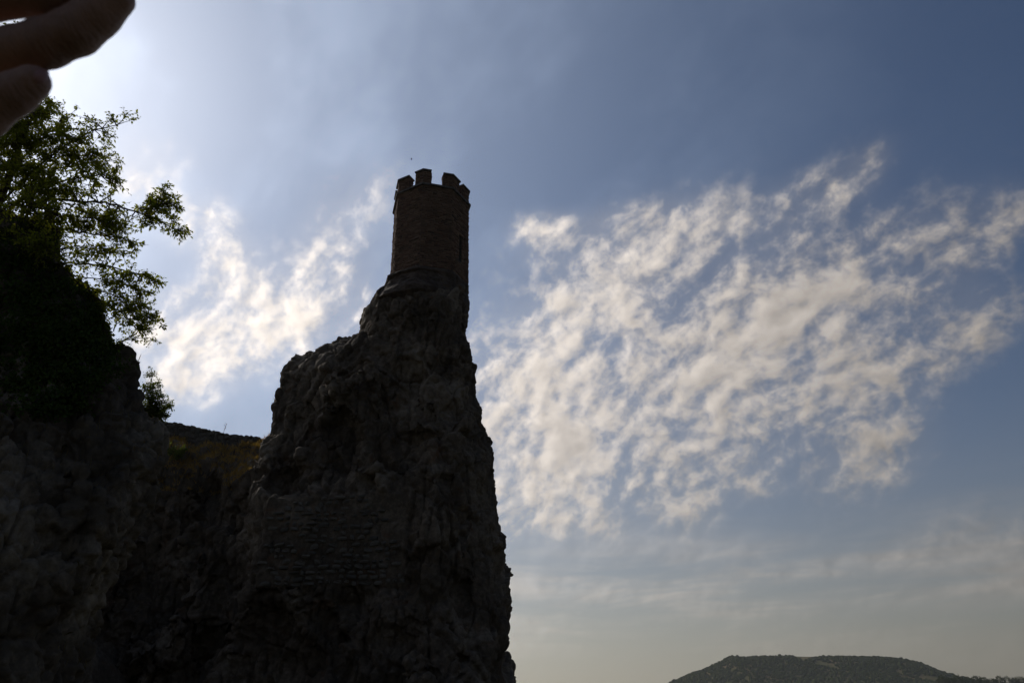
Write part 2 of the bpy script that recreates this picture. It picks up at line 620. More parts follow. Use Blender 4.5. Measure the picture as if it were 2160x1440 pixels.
# ------------------------------------------------------------------ the rocks
def poly_sdf(X, Z, poly):
    """Signed distance to a polygon in the x-z plane, negative inside."""
    d2 = np.full(X.shape, 1e9)
    ins = np.zeros(X.shape, bool)
    n = len(poly)
    for i in range(n):
        ax, az = poly[i]
        bx, bz = poly[(i + 1) % n]
        ex, ez = bx - ax, bz - az
        t = np.clip(((X - ax) * ex + (Z - az) * ez) / (ex * ex + ez * ez + 1e-12), 0, 1)
        d2 = np.minimum(d2, (X - ax - t * ex) ** 2 + (Z - az - t * ez) ** 2)
        cr = ((az > Z) != (bz > Z))
        xi = ax + (Z - az) / np.where(abs(ez) < 1e-12, 1e-12, ez) * ex
        ins ^= cr & (X < xi)
    d = np.sqrt(d2)
    return np.where(ins, -d, d)


def smax(a, b, k):
    h = np.clip(0.5 + 0.5 * (a - b) / k, 0, 1)
    return b * (1 - h) + a * h + k * h * (1 - h)


def sample2(tab, x0, z0, h, X, Z):
    """Bilinear look-up in a table made on a regular x-z grid."""
    u = np.clip((X - x0) / h, 0, tab.shape[0] - 1.001)
    w = np.clip((Z - z0) / h, 0, tab.shape[1] - 1.001)
    i, j = u.astype(int), w.astype(int)
    fu, fw = u - i, w - j
    return (tab[i, j] * (1 - fu) * (1 - fw) + tab[i + 1, j] * fu * (1 - fw) + tab[i, j + 1] * (1 - fu) * fw + tab[i + 1, j + 1] * fu * fw)


def xz(pts, Y):
    return [(P(a, b, Y).x, P(a, b, Y).z) for a, b in pts]


def roughen(V, Qd, amps, seed, cell=0.9, keep=None):
    """Fractured, bedded relief pushed along the normals."""
    N = vnormals(V, Qd)
    warp_ = np.stack([gnoise(V * 0.9, seed + 50), gnoise(V * 0.9, seed + 51), gnoise(V * 0.9, seed + 52)], 1)
    wp_ = V + 0.22 * cell * warp_
    f1, f2, cid, tl = worley(wp_ * np.array([1.0, 1.0, 0.62]) / cell, seed)
    d = (cid - 0.5) * amps[0] * 0.8 + tl * amps[0] * 0.75 - np.exp(-((f2 - f1) / 0.07) ** 2) * amps[0] * 0.45
    g1, g2, gid, tl2 = worley(wp_ * np.array([1.0, 1.0, 0.9]) / (cell * 0.36), seed + 9)
    d += (gid - 0.5) * amps[1] * 0.7 + tl2 * amps[1] * 0.8 - np.exp(-((g2 - g1) / 0.09) ** 2) * amps[1] * 0.35
    # bedding planes, dipping to the right, stepped like worn ledges
    bed = (V @ np.array([0.36, 0.12, 1.0])) / (cell * 1.15) + 0.7 * warp_[:, 0] + 0.3 * gnoise(V * 2.6, seed + 8)
    fr = bed - np.floor(bed)
    patch = np.clip(gnoise(V * 0.33, seed + 60) * 2 + 0.45, 0, 1)
    d += patch * (fr ** 1.6 - 0.4) * amps[0] * 0.85
    # upright joints
    jt = np.abs(gnoise(V * np.array([1.5, 1.5, 0.22]), seed + 61))
    d -= np.exp(-(jt / 0.045) ** 2) * amps[0] * 0.8
    d += gnoise(V * 5.5, seed + 4) * amps[2] * 0.5 + gnoise(V * 12.0, seed + 5) * amps[2] * 0.35
    if keep is not None:
        d = d * keep(V)
    return V + N * d[:, None]


# --- the spire that carries the tower, with the saddle to its left
Y_S = 33.0
SPIRE_PX = [(835, 594), (822, 600), (810, 608), (802, 617), (796, 630), (783, 649), (776, 662), (770, 688), (763, 704), (750, 710), (726, 717),
            (695, 720), (662, 738), (634, 753), (618, 758), (603, 770), (590, 784), (588, 798), (581, 820), (575, 835), (573, 859),
            (579, 881), (575, 902), (558, 922), (530, 936), (480, 940), (430, 934), (380, 924), (340, 912), (250, 905), (150, 890),
            (150, 1900), (1120, 1900), (1090, 1500), (1077, 1440), (1076, 1396), (1053, 1358), (1050, 1334), (1057, 1311), (1072, 1277),
            (1072, 1239), (1067, 1215), (1067, 1192), (1054, 1171), (1054, 1147), (1052, 1113), (1040, 1086), (1042, 1049), (1035, 1018),
            (1033, 994), (1038, 960), (1030, 927), (1018, 896), (1009, 881), (1009, 853), (1000, 841), (996, 804), (993, 771), (994, 743),
            (992, 731), (984, 713), (978, 700), (980, 652), (986, 606), (984, 598)]
poly = xz(SPIRE_PX, Y_S)
h = 0.13
x0, x1 = P(150, 900, Y_S).x - 0.5, 2.2
y0, y1 = 25.6, 38.2
z0, z1 = -0.6, P(900, 600, Y_S).z + 0.3
gx, gy, gz = np.arange(x0, x1, h), np.arange(y0, y1, h), np.arange(z0, z1, h)
zt = np.arange(z0, z1 + 8, h)
tabX, tabZ = np.meshgrid(gx, zt, indexing='ij')
tab = poly_sdf(tabX, tabZ, poly)
X, Yg, Z = np.meshgrid(gx, gy, gz, indexing='ij')
d2 = sample2(tab, x0, z0, h, X, Z + np.maximum(0, Y_S - Yg) * 0.64)
ZTOP = z1 - 0.3
xc = P(900, 900, Y_S).x
# the front of the rock: it swells towards the foot and falls back on both sides
front = Y_S - 2.35 - 0.13 * np.clip(ZTOP - gz, 0, 40)[None, :] + 0.035 * np.minimum(np.abs(gx - xc - 0.4), 9)[:, None] ** 2
gul = np.clip((P(600, 1000, Y_S).x - gx) / 2.5, 0, 1)
front = front * (1 - 0.0 * gul[:, None]) + (gul * 1.0)[:, None]
front = np.minimum(front, Y_S - 1.2)
# the walled-up hollow: a flat panel
wl, wr = P(552, 1140, 28.6).x, P(862, 1140, 28.6).x
wb, wt = P(700, 1238, 28.6).z, P(700, 1044, 28.6).z
Y_WALL = 28.45
wm2 = np.clip(1 - np.maximum(np.maximum(wl - gx, gx - wr)[:, None], np.maximum(wb - gz, gz - wt - 0.0)[None, :]) / 1.3, 0, 1)
front = front * (1 - wm2) + Y_WALL * wm2
back = Y_S + 2.45 + 0.05 * np.clip(ZTOP - gz, 0, 40)[None, :] + 0 * gx[:, None]
back = np.minimum(back, 37.6)
ds = np.maximum(front[:, None, :] - Yg, Yg - back[:, None, :])
deep = np.clip(-d2 / 2.1, 0.06, 1) * np.clip((ZTOP - 0.9 - Z) / 2.5, 0.05, 1)
deep *= (1 - 0.92 * wm2[:, None, :] * (Yg < Y_S - 2))
fd = smax(d2, ds, 1.9)
band = np.abs(fd) < 1.9
Pg = np.stack([X[band], Yg[band], Z[band]], -1).astype(np.float32)
nz1 = gnoise(Pg * np.array([0.42, 0.42, 0.28], np.float32), 11)
nz2 = 1 - 2.2 * np.abs(gnoise(Pg * np.array([0.85, 0.85, 0.5], np.float32) + nz1[..., None] * 0.8, 12))
fd[band] += deep[band] * (nz1 * 1.5 - nz2 * 0.58)
# hollows: the dark cave at the foot, a fold under the shoulder
for (a, b, yy, rx, ry, rz) in [(500, 1400, 27.6, 3.2, 2.6, 1.6), (600, 1010, 29.6, 0.9, 0.9, 1.0), (820, 1340, 27.4, 1.2, 1.0, 0.6), (460, 1200, 30.0, 0.8, 1.3, 1.3)]:
    c = P(a, b, yy)
    e = np.sqrt(((X - c.x) / rx) ** 2 + ((Yg - c.y) / ry) ** 2 + ((Z - c.z) / rz) ** 2)
    fd = smax(fd, -(e - 1) * min(rx, ry, rz), 0.5)
# a flat bed for the tower
fd = smax(fd, Z - ZTOP, 0.1)
Vs, Qs = surface_nets(fd.astype(np.float32), (x0, y0, z0), h)
Vs, Qs = subdivide(Vs, Qs)


def keep_wall(V):
    inw = (V[:, 0] > wl) & (V[:, 0] < wr) & (V[:, 2] > wb) & (V[:, 2] < wt) & (V[:, 1] < 30)
    return np.where(inw, 0.25, 1.0) * np.clip((ZTOP - 0.2 - V[:, 2]) / 1.2, 0.25, 1)


Vs = roughen(Vs, Qs, (0.26, 0.10, 0.045), 21, 1.15, keep_wall)
spire = link('cliff', np_mesh('cliff', Vs, Qs), M_ROCK)
spire['kind'] = 'structure'
spire['label'] = 'grey limestone crag that carries the small tower'
del X, Yg, Z, Pg, fd, d2, ds, deep, nz1, nz2

# --- the nearer rock face on the left
Y_N = 12.0
NEAR_PX = [(-650, 430), (-300, 440), (0, 452), (60, 458), (112, 466), (121, 480), (123, 526), (129, 555), (150, 578), (179, 597), (205, 615), (217, 632),
           (223, 676), (237, 692), (244, 712), (262, 726), (283, 742), (290, 763), (289, 777), (293, 818), (308, 849), (321, 880), (340, 893), (353, 905),
           (354, 941), (337, 1008), (308, 1080), (267, 1162), (236, 1214), (215, 1290), (205, 1358), (200, 1440), (200, 1800), (-650, 1800)]
polyn = xz(NEAR_PX, Y_N)
h = 0.077
x0, x1 = P(-430, 900, Y_N).x, P(380, 900, Y_N).x
y0, y1 = 8.4, 16.5
z0, z1 = -0.5, P(0, 440, Y_N).z + 0.5
gx, gy, gz = np.arange(x0, x1, h), np.arange(y0, y1, h), np.arange(z0, z1, h)
zt = np.arange(z0, z1 + 4, h)
tabX, tabZ = np.meshgrid(gx, zt, indexing='ij')
tabn = poly_sdf(tabX, tabZ, polyn)
X, Yg, Z = np.meshgrid(gx, gy, gz, indexing='ij')
d2 = sample2(tabn, x0, z0, h, X + np.maximum(0, Yg - Y_N) * 0.75, Z + np.maximum(0, Y_N - Yg) * 0.75)
topz = P(0, 452, Y_N).z
front = Y_N - 0.7 - 0.13 * np.clip(topz - gz, 0, 20)[None, :] + 0 * gx[:, None]
# a nearer rib at the lower left
ribx = np.interp(gz, [0, P(120, 1363, 11).z, P(170, 1240, 11).z, P(178, 1130, 11).z, P(170, 900, 11).z, 12],
                 [P(100, 1430, 11).x, P(120, 1363, 11).x, P(170, 1240, 11).x, P(178, 1130, 11).x, P(150, 900, 11).x, P(40, 700, 11).x])
rib = np.clip((ribx[None, :] - gx[:, None]) / 0.35, 0, 1) * np.clip((P(100, 820, 11).z - gz) / 2.0, 0, 1)[None, :]
front = front - rib * 0.75
backw = 15.6 + 0 * front
ds = np.maximum(front[:, None, :] - Yg, Yg - backw[:, None, :])
deep = np.clip(-d2 / 0.9, 0.05, 1)
fd = smax(d2, ds, 0.6)
band = np.abs(fd) < 0.95
Pg = np.stack([X[band], Yg[band], Z[band]], -1).astype(np.float32)
nz1 = gnoise(Pg * np.array([0.9, 0.9, 0.42], np.float32), 31)
nz2 = 1 - 2.2 * np.abs(gnoise(Pg * np.array([1.8, 1.8, 0.85], np.float32) + nz1[..., None] * 0.8, 32))
fd[band] += deep[band] * (nz1 * 0.5 - nz2 * 0.3)
edge = np.minimum(X - x0, np.minimum(y1 - 0.1 - Yg, Z - z0))
fd = np.maximum(fd, 0.12 - edge)
Vn, Qn = surface_nets(fd.astype(np.float32), (x0, y0, z0), h)
vis = Vn[Qn].mean(1)
Vn, Qn = subdivide(Vn, Qn)
Vn = roughen(Vn, Qn, (0.15, 0.085, 0.03), 41, 0.62)
near = link('rock_face', np_mesh('rock_face', Vn, Qn), M_ROCK_NEAR)
near['kind'] = 'structure'
near['label'] = 'dark rock face close by at the left edge'
del X, Yg, Z, Pg, fd, d2, ds, deep, nz1, nz2

# --- the slope of the castle rock that closes the gully behind the two rocks
gx_ = np.linspace(-70, -13, 150)
gy_ = np.linspace(16, 60, 110)
GX, GY = np.meshgrid(gx_, gy_, indexing='ij')
PB = np.stack([GX, GY, 0 * GX], -1)
HB = np.clip((GY - 17.5 + 1.5 * gnoise(PB * .3, 90)) / 4.5, 0, 1) ** .8 * np.clip((60 - GY) / 12, 0, 1) * np.clip((-13.4 - GX) / 6.0 + np.clip((GY - 30) / 8, 0, 1) * .0, 0, 1)
HB = HB * (8.2 + 1.6 * fbm(PB * .22, 4, 91)) + .8 * fbm(PB * .9, 4, 93) * np.clip(HB, 0, 1) - .25
Vb = np.stack([GX + .5 * gnoise(PB * .8, 94), GY + .7 * gnoise(PB * .8, 95), HB], -1).reshape(-1, 3)
ib = np.arange(149 * 110).reshape(149, 110)[:, :-1].ravel()
slope = link('hillside', np_mesh('hillside', Vb, np.stack([ib, ib + 110, ib + 111, ib + 1], 1)), M_ROCK)
tag(slope, 'rocky slope behind the left rock', kind='structure')

bvh_s = BVHTree.FromPolygons(Vs.tolist(), Qs.tolist())
bvh_n = BVHTree.FromPolygons(Vn.tolist(), Qn.tolist())


def hit(bvh, px, py):
    loc, nor, i, dist = bvh.ray_cast(CAM_LOC, ray(px, py).normalized())
    return loc, nor


# ------------------------------------------------------------------ the tower
TC = P(909, 470, Y_S)
T_X, T_Y = TC.x, Y_S
TR = 81 / F_PX * (ray(909, 470).length * 0 + (Y_S / ray(909, 470).y))      # circumradius
Z_B = ZTOP - 0.05
YF = Y_S - TR * 0.95
Z_SH = P(904, 563, YF).z                                                   # foot of the shaft
Z_ST = P(904, 391, YF).z                                                   # string course
Z_MT = P(900, 360, YF).z                                                   # top of the merlons
VA = [R(a) for a in (-6, 39, 84, 129, 174, 219, 264, 309)]                # corners, from the viewer's direction


def corner(r, k, z):
    a = VA[k % 8]
    return Vector((T_X + r * math.sin(a), T_Y - r * math.cos(a), z))


tower = empty('tower', (T_X, T_Y, Z_SH), 'small octagonal rubble stone tower with battlements on top of the crag', 'tower')


def local(o):
    """Give a part built in world space its place under the tower."""
    o.matrix_parent_inverse = Matrix.Translation(tower.location).inverted()
    return o


def ring(mb, r0, r1, za, zb, inner=None):
    """An octagonal band, closed."""
    for k in range(8):
        a, b = corner(r0, k, za), corner(r0, k + 1, za)
        c, d = corner(r1, k + 1, zb), corner(r1, k, zb)
        mb.add([a, b, c, d], [(0, 1, 2, 3)])


REC = 0.045
mb = MB()
RC = TR - REC
slits = {1: (0.52, P(972, 540, Y_S - 1.4).z, P(972, 486, Y_S - 1.4).z, 0.26), 6: (0.55, P(836, 566, Y_S - 0.6).z, P(836, 492, Y_S - 0.6).z, 0.26)}
slit_box = {}
for k in range(8):
    a, b = corner(RC, k, 0), corner(RC, k + 1, 0)
    u = (b - a)
    L = u.length
    u.normalize()
    nrm = Vector((u.y, -u.x, 0))
    if nrm.dot(Vector((a.x - T_X, a.y - T_Y, 0))) < 0:
        nrm = -nrm

    def pt(s, z, dep=0.0):
        q = a + u * s - nrm * dep
        return (q.x, q.y, z)
    if k in slits:
        f, zb, zt_, w = slits[k]
        s0, s1 = f * L - w / 2, f * L + w / 2
        slit_box[k] = (s0, s1, zb, zt_)
        zl, zh = Z_SH - 0.3, Z_ST
        for (p0, p1, q0, q1) in ((0, s0, zl, zh), (s1, L, zl, zh), (s0, s1, zl, zb), (s0, s1, zt_, zh)):
            mb.add([pt(p0, q0), pt(p1, q0), pt(p1, q1), pt(p0, q1)], [(0, 1, 2, 3)])
        dp = 0.55
        mb.add([pt(s0, zb), pt(s1, zb), pt(s1, zt_), pt(s0, zt_), pt(s0, zb, dp), pt(s1, zb, dp), pt(s1, zt_, dp), pt(s0, zt_, dp)],
               [(0, 1, 5, 4), (1, 2, 6, 5), (2, 3, 7, 6), (3, 0, 4, 7), (4, 5, 6, 7)])
    else:
        mb.add([pt(0, Z_SH - 0.3), pt(L, Z_SH - 0.3), pt(L, Z_ST), pt(0, Z_ST)], [(0, 1, 2, 3)])
mb.add([corner(RC, k, Z_ST) for k in range(8)], [tuple(range(8))])
local(mb.build('wall_core', M_MORTAR, tower))


def stone_variant(i):
    """A roughly squared stone, front face +y out, unit size, a worn front."""
    r_ = random.Random(100 + i)
    j = lambda s: r_.uniform(-s, s)
    ob = [(-.5, 0, -.5), (.5, 0, -.5), (.5, 0, .5), (-.5, 0, .5)]
    mid = [(x * 0.97 + j(.04), .62 + j(.08), z * 0.94 + j(.05)) for x, _, z in ob]
    fr = [(x * 0.74 + j(.08), 1.0 + j(.14), z * 0.62 + j(.10)) for x, _, z in ob]
    v = ob + mid + fr
    f = []
    for k in range(4):
        n_ = (k + 1) % 4
        f += [(k, n_, n_ + 4, k + 4), (k + 4, n_ + 4, n_ + 8, k + 8)]
    f.append((8, 9, 10, 11))
    return v, [tuple(reversed(q)) for q in f]


VAR = [stone_variant(i) for i in range(10)]
VAR_ME = []
for i, (v, f) in enumerate(VAR):
    me = bpy.data.meshes.new('stone')
    me.from_pydata(v, [], f)
    me.materials.append(M_STONE)
    VAR_ME.append(me)


def courses(width, z_lo, z_hi, hmin, hmax, lmin, lmax, skip=None):
    """Stones of a rubble wall: (s centre, z centre, length, height)."""
    out = []
    z = z_lo
    while z < z_hi - 0.04:
        hh = min(random.uniform(hmin, hmax), z_hi - z)
        s = -random.uniform(0, lmin * 0.6)
        while s < width:
            ll = random.uniform(lmin, lmax)
            a_, b_ = max(s, 0), min(s + ll, width)
            if width - b_ < lmin * 0.4:
                b_ = width
            if b_ - a_ > 0.05:
                if not (skip and skip(a_, b_, z, z + hh)):
                    h2 = hh * random.uniform(0.82, 1.0)
                    out.append(((a_ + b_) / 2, z + hh / 2 + random.uniform(-.01, .01), b_ - a_ - random.uniform(.006, .02), h2 - .012))
            s = b_ if b_ == width else s + ll
        z += hh
    return out


allst = []
for k in range(8):
    a, b = corner(RC, k, 0), corner(RC, k + 1, 0)
    u = (b - a)
    L = u.length
    u.normalize()
    nrm = Vector((u.y, -u.x, 0))
    if nrm.dot(Vector((a.x - T_X, a.y - T_Y, 0))) < 0:
        nrm = -nrm
    sk = None
    if k in slit_box:
        s0, s1, zb, zt_ = slit_box[k]
        sk = lambda a_, b_, q0, q1, s0=s0, s1=s1, zb=zb, zt_=zt_: b_ > s0 - .03 and a_ < s1 + .03 and q1 > zb and q0 < zt_
    rows = courses(L, Z_SH - 0.25, Z_ST, 0.085, 0.15, 0.14, 0.38, sk)
    if k in slit_box:            # dressed jambs and lintel of the slit window
        s0, s1, zb, zt_ = slit_box[k]
        z = zb
        while z < zt_:
            for c in (s0 - 0.10, s1 + 0.10):
                rows.append((c, z + .11, .17, .20))
            z += .22
        rows.append(((s0 + s1) / 2, zt_ + .07, s1 - s0 + .34, .13))
    for (s, z, ll, hh) in rows:
        dep = REC + random.uniform(-0.02, 0.03)
        p = a + u * s
        front_facing = max(0.0, nrm.dot(Vector((0, -1, 0))))
        mtx = Matrix(((u.x * ll, nrm.x * dep, 0, p.x), (u.y * ll, nrm.y * dep, 0, p.y), (0, 0, hh, z), (0, 0, 0, 1)))
        allst.append((ll * hh * front_facing, mtx, random.randrange(10)))
allst.sort(key=lambda q: -q[0])
mb = MB()
n_stone = 0
for sc_, mtx, vi in allst:
    if n_stone < 300 and sc_ > 0:
        o = link('stone', VAR_ME[vi], None, tower)
        o.matrix_parent_inverse = Matrix.Translation(tower.location).inverted()
        o.matrix_basis = mtx
        n_stone += 1
    else:
        v, f = VAR[vi]
        mb.add([mtx @ Vector(q) for q in v], f)
o = local(mb.build('masonry', M_STONE, tower))
o['kind'] = 'stuff'

# string course under the battlements
mb = MB()
for k in range(8):
    rr = TR + 0.115
    A_, B_ = corner(rr, k, 0), corner(rr, k + 1, 0)
    A2, B2 = corner(TR - 0.3, k, 0), corner(TR - 0.3, k + 1, 0)
    za, zb = Z_ST - 0.035, Z_ST + 0.085
    v = [(q.x, q.y, z) for z in (za, zb) for q in (A_, B_, B2, A2)]
    mb.add(v, [(0, 1, 5, 4), (2, 3, 7, 6), (3, 2, 1, 0), (4, 5, 6, 7)])
local(mb.build('string_course', M_SLAB, tower))
mb = MB()
mb.add([corner(TR - 0.28, k, Z_ST + 0.03) for k in range(8)], [tuple(range(8))])
local(mb.build('roof_deck', M_SLAB, tower))

# merlons: each wraps one corner
FAC = 2 * TR * math.sin(R(22.5))
WINGS = {0: (.31, .26), 1: (.31, .40), 2: (.40, .32), 3: (.30, .33), 4: (.31, .30), 5: (.33, .31), 6: (.30, .42), 7: (.42, .43)}
TH = 0.38
for k in range(8):
    z_a, z_b = Z_ST + 0.085, Z_MT - 0.09
    c0 = corner(TR, k, 0)
    dl = (corner(TR, k - 1, 0) - c0).normalized()
    dr = (corner(TR, k + 1, 0) - c0).normalized()
    ci = corner(TR - TH / math.cos(R(22.5)), k, 0)
    inw = (ci - c0)

    wl_, wr_m = WINGS[k][0] * FAC, WINGS[k][1] * FAC

    def plan(out_, ext):
        oc = c0 - inw.normalized() * out_
        nl = Vector((dl.y, -dl.x, 0)); nl = nl if nl.dot(inw) > 0 else -nl
        nr = Vector((dr.y, -dr.x, 0)); nr = nr if nr.dot(inw) > 0 else -nr
        return [oc + dl * (wl_ + ext), oc, oc + dr * (wr_m + ext), oc + dr * (wr_m + ext) + nr * (TH + 2 * out_), oc + inw.normalized() * (inw.length + 2 * out_), oc + dl * (wl_ + ext) + nl * (TH + 2 * out_)]
    jit = random.uniform(-0.03, 0.03)
    pl = plan(-REC, -0.03)
    mb = MB()
    v = [(q.x, q.y, z) for z in (z_a, z_b + jit) for q in pl]
    n = 6
    mb.add(v, [(i, (i + 1) % n, (i + 1) % n + n, i + n) for i in range(n)] + [tuple(range(n))[::-1], tuple(range(n, 2 * n))])
    mer = local(mb.build('merlon', M_MORTAR, tower))
    pl = plan(0.085, 0.06)
    mb = MB()
    v = [(q.x + random.uniform(-.012, .012), q.y, z + random.uniform(-.006, .006)) for z in (z_b + jit + .008, z_b + jit + 0.095) for q in pl]
    mb.add(v, [(i, (i + 1) % n, (i + 1) % n + n, i + n) for i in range(n)] + [tuple(range(n))[::-1], tuple(range(n, 2 * n))])
    local_cap = mb.build('cap_slab', M_SLAB, mer)
    local_cap.matrix_parent_inverse = Matrix.Identity(4)
    mb = MB()
    pl = plan(-REC, 0.0)
    for i in range(6):
        a, b = Vector((pl[i].x, pl[i].y, 0)), Vector((pl[(i + 1) % 6].x, pl[(i + 1) % 6].y, 0))
        u = b - a
        L = u.length
        u.normalize()
        nrm = Vector((u.y, -u.x, 0))
        ctr = sum(pl, Vector()) / 6
        # outward side of this face
        test = (a + b) / 2 + nrm * 0.05
        mids = [(pl[0] + pl[5]) / 2, (pl[1] + pl[4]) / 2, (pl[2] + pl[3]) / 2]
        if min((Vector((m_.x, m_.y, 0)) - test).length for m_ in mids) < min((Vector((m_.x, m_.y, 0)) - (a + b) / 2).length for m_ in mids):
            nrm = -nrm
        for (s, z, ll, hh) in courses(L, z_a, z_b + jit, 0.10, 0.16, 0.16, 0.34):
            p = a + u * s
            dep = REC + random.uniform(-0.012, 0.02)
            mtx = Matrix(((u.x * ll, nrm.x * dep, 0, p.x), (u.y * ll, nrm.y * dep, 0, p.y), (0, 0, hh, z), (0, 0, 0, 1)))
            vv, ff = VAR[random.randrange(10)]
            mb.add([mtx @ Vector(q) for q in vv], ff)
    o = mb.build('masonry', M_STONE, mer)
    o['kind'] = 'stuff'

# rendered plinth between shaft and rock
nseg = 120
pk = [(0.0, 0.0), (0.02, 0.22), (0.10, 0.30), (0.22, 0.30), (0.32, 0.15), (0.7, 0.28), (1.2, 0.52), (1.6, 0.62), (2.5, -1.0)]
dzs = [0.0, 0.02, 0.06, 0.10, 0.16, 0.22, 0.27, 0.32] + [0.32 + 0.06 * i for i in range(1, 37)]
prof = [(q, float(np.interp(q, [p_[0] for p_ in pk], [p_[1] for p_ in pk]))) for q in dzs]
V, Fq = [], []
for j, (dz, dr) in enumerate(prof):
    for i in range(nseg):
        a = 2 * math.pi * i / nseg
        west = max(0.0, -math.sin(a - R(10)))
        south = max(0.0, math.cos(a))
        seg = (a - VA[0]) % (math.pi / 4) - math.pi / 8
        ro = TR * math.cos(math.pi / 8) / math.cos(seg)
        rad = ro * (1 - min(1, dz)) + (TR * 0.965) * min(1, dz) + dr * (0.14 + 0.86 * west + 0.40 * south)
        x_, y_ = math.sin(a), -math.cos(a)
        nb = float(fbm(np.array([[x_ * 3.2, y_ * 3.2, dz * 1.6 + 5]]), 4, 3, 0.6)[0]) * 0.13
        V.append((T_X + x_ * (rad + nb * min(1, dz * 3)), T_Y + y_ * (rad + nb * min(1, dz * 3)), Z_SH - 0.02 - dz))
for j in range(len(prof) - 1):
    for i in range(nseg):
        a, b = j * nseg + i, j * nseg + (i + 1) % nseg
        Fq.append((a, a + nseg, b + nseg, b))
Fq.append(tuple(range(nseg))[::-1])
mb = MB()
mb.add(V, Fq)
local(mb.build('plinth', M_RENDER, tower))


# ------------------------------------------------------------------ dry stone wall on the saddle, and the walled-up hollow
def rock_variant(i):
    r_ = np.random.default_rng(300 + i)
    g = np.linspace(-1, 1, 3)
    pts, faces, ix = [], [], {}

    def vid(p):
        k = tuple(np.round(p, 3))
        if k not in ix:
            ix[k] = len(pts)
            pts.append(p)
        return ix[k]
    for ax in range(3):
        for s in (-1, 1):
            for i_ in range(2):
                for j_ in range(2):
                    q = []
                    for (a, b) in ((0, 0), (1, 0), (1, 1), (0, 1)):
                        p = np.zeros(3)
                        p[ax] = s
                        p[(ax + 1) % 3] = g[i_ + a]
                        p[(ax + 2) % 3] = g[j_ + b]
                        q.append(vid(p))
                    faces.append(tuple(q if s > 0 else q[::-1]))
    pv = np.array(pts)
    ln = np.linalg.norm(pv, axis=1, keepdims=True)
    pv = pv / ln ** 0.62 * 0.5 * (1 + r_.normal(0, 0.09, (len(pv), 1))) + r_.normal(0, 0.025, pv.shape)
    me = bpy.data.meshes.new('stone')
    me.from_pydata(pv.tolist(), [], faces)
    me.materials.append(M_STONE_GREY)
    return me


RVAR = [rock_variant(i) for i in range(9)]
wall_line = [(335, 890), (380, 893), (420, 902), (450, 910), (480, 915), (510, 918), (540, 922), (566, 928)]
wp = [P(a, b, Y_S + 0.3) for a, b in wall_line]
wall = empty('stone_wall', wp[0] - Vector((0, 0, 0.8)), 'low dry stone wall along the saddle between the two rocks', 'wall')
seg = [(wp[i + 1] - wp[i]).length for i in range(len(wp) - 1)]
tot = sum(seg)


def along(s):
    for i, L in enumerate(seg):
        if s <= L or i == len(seg) - 1:
            return wp[i].lerp(wp[i + 1], min(1, s / L)), (wp[i + 1] - wp[i]).normalized()
        s -= L


for row in range(5):
    s = random.uniform(0, 0.1)
    while s < tot:
        ll = random.uniform(0.16, 0.36)
        hh = random.uniform(0.15, 0.23)
        p, d = along(s + ll / 2)
        dpt = random.uniform(0.3, 0.42)
        o = link('stone', RVAR[random.randrange(9)], None, wall)
        o.location = Vector((p.x, p.y + random.uniform(-.03, .03), p.z - 0.10 - row * 0.17 + random.uniform(-.03, .03))) - wall.location
        o.scale = (ll * 1.12, dpt, hh * 1.15)
        o.rotation_euler = (random.uniform(-.15, .15), random.uniform(-.15, .15) - math.atan2(d.z, d.x) * -1 * -1, random.uniform(-.15, .15))
        s += ll
    # stones nearer the top are the ones that show

mb = MB()
for i in range(len(wp) - 1):
    a, b = wp[i], wp[i + 1]
    v = [Vector((q.x, q.y + dy, q.z + dz)) for q in (a, b) for dy, dz in ((-.10, -1.1), (.10, -1.1), (.10, -.14), (-.10, -.14))]
    mb.add(v, [(0, 1, 2, 3), (7, 6, 5, 4), (0, 4, 5, 1), (1, 5, 6, 2), (2, 6, 7, 3), (3, 7, 4, 0)])
mb.build('wall_core', M_MORTAR, wall).matrix_parent_inverse = Matrix.Translation(wall.location).inverted()

fill = empty('stone_wall', ((wl + wr) / 2, Y_WALL, wb), 'patch of coursed rubble masonry walling up a hollow in the crag', 'wall')
nfill = 0
z = wb + 0.05
while z < wt - 0.05:
    hh = random.uniform(0.15, 0.25)
    f = (z - wb) / (wt - wb)
    lo = wl + 0.1 + 0.5 * float(gnoise(np.array([[z * .9, 3.3, 1.1]]), 5)[0]) + (0 if f < 0.75 else (f - 0.75) * 7)
    hi = wr - 0.2 - max(0, f - 0.35) * 3.4 + 0.9 * float(gnoise(np.array([[z * .8, 8.3, 1.1]]), 6)[0])
    s = lo + random.uniform(-.25, .25)
    while s < hi and nfill < 300:
        ll = random.uniform(0.18, 0.52)
        if random.random() < 0.82 and abs(float(gnoise(np.array([[s * .7, z * .9, 4.1]]), 15)[0])) < 0.42:
            o = link('stone', RVAR[random.randrange(9)], None, fill)
            q = bvh_s.ray_cast(Vector((s + ll / 2, 20, z + hh / 2)), Vector((0, 1, 0)))
            yy = q[0].y if q[0] is not None else Y_WALL
            o.location = Vector((s + ll / 2, yy + random.uniform(0.03, 0.11), z + hh / 2 + random.uniform(-.03, .03) + .16 * float(gnoise(np.array([[s * .45, z * .3, 9.1]]), 16)[0]))) - fill.location
            o.scale = (ll * random.uniform(.8, 1.05), 0.34, hh * random.uniform(0.65, 1.12))
            o.rotation_euler = (random.uniform(-.12, .12), random.uniform(-.13, .13), random.uniform(-.12, .12))
            nfill += 1
        s += ll + random.uniform(0.01, 0.07)
    z += hh + 0.015


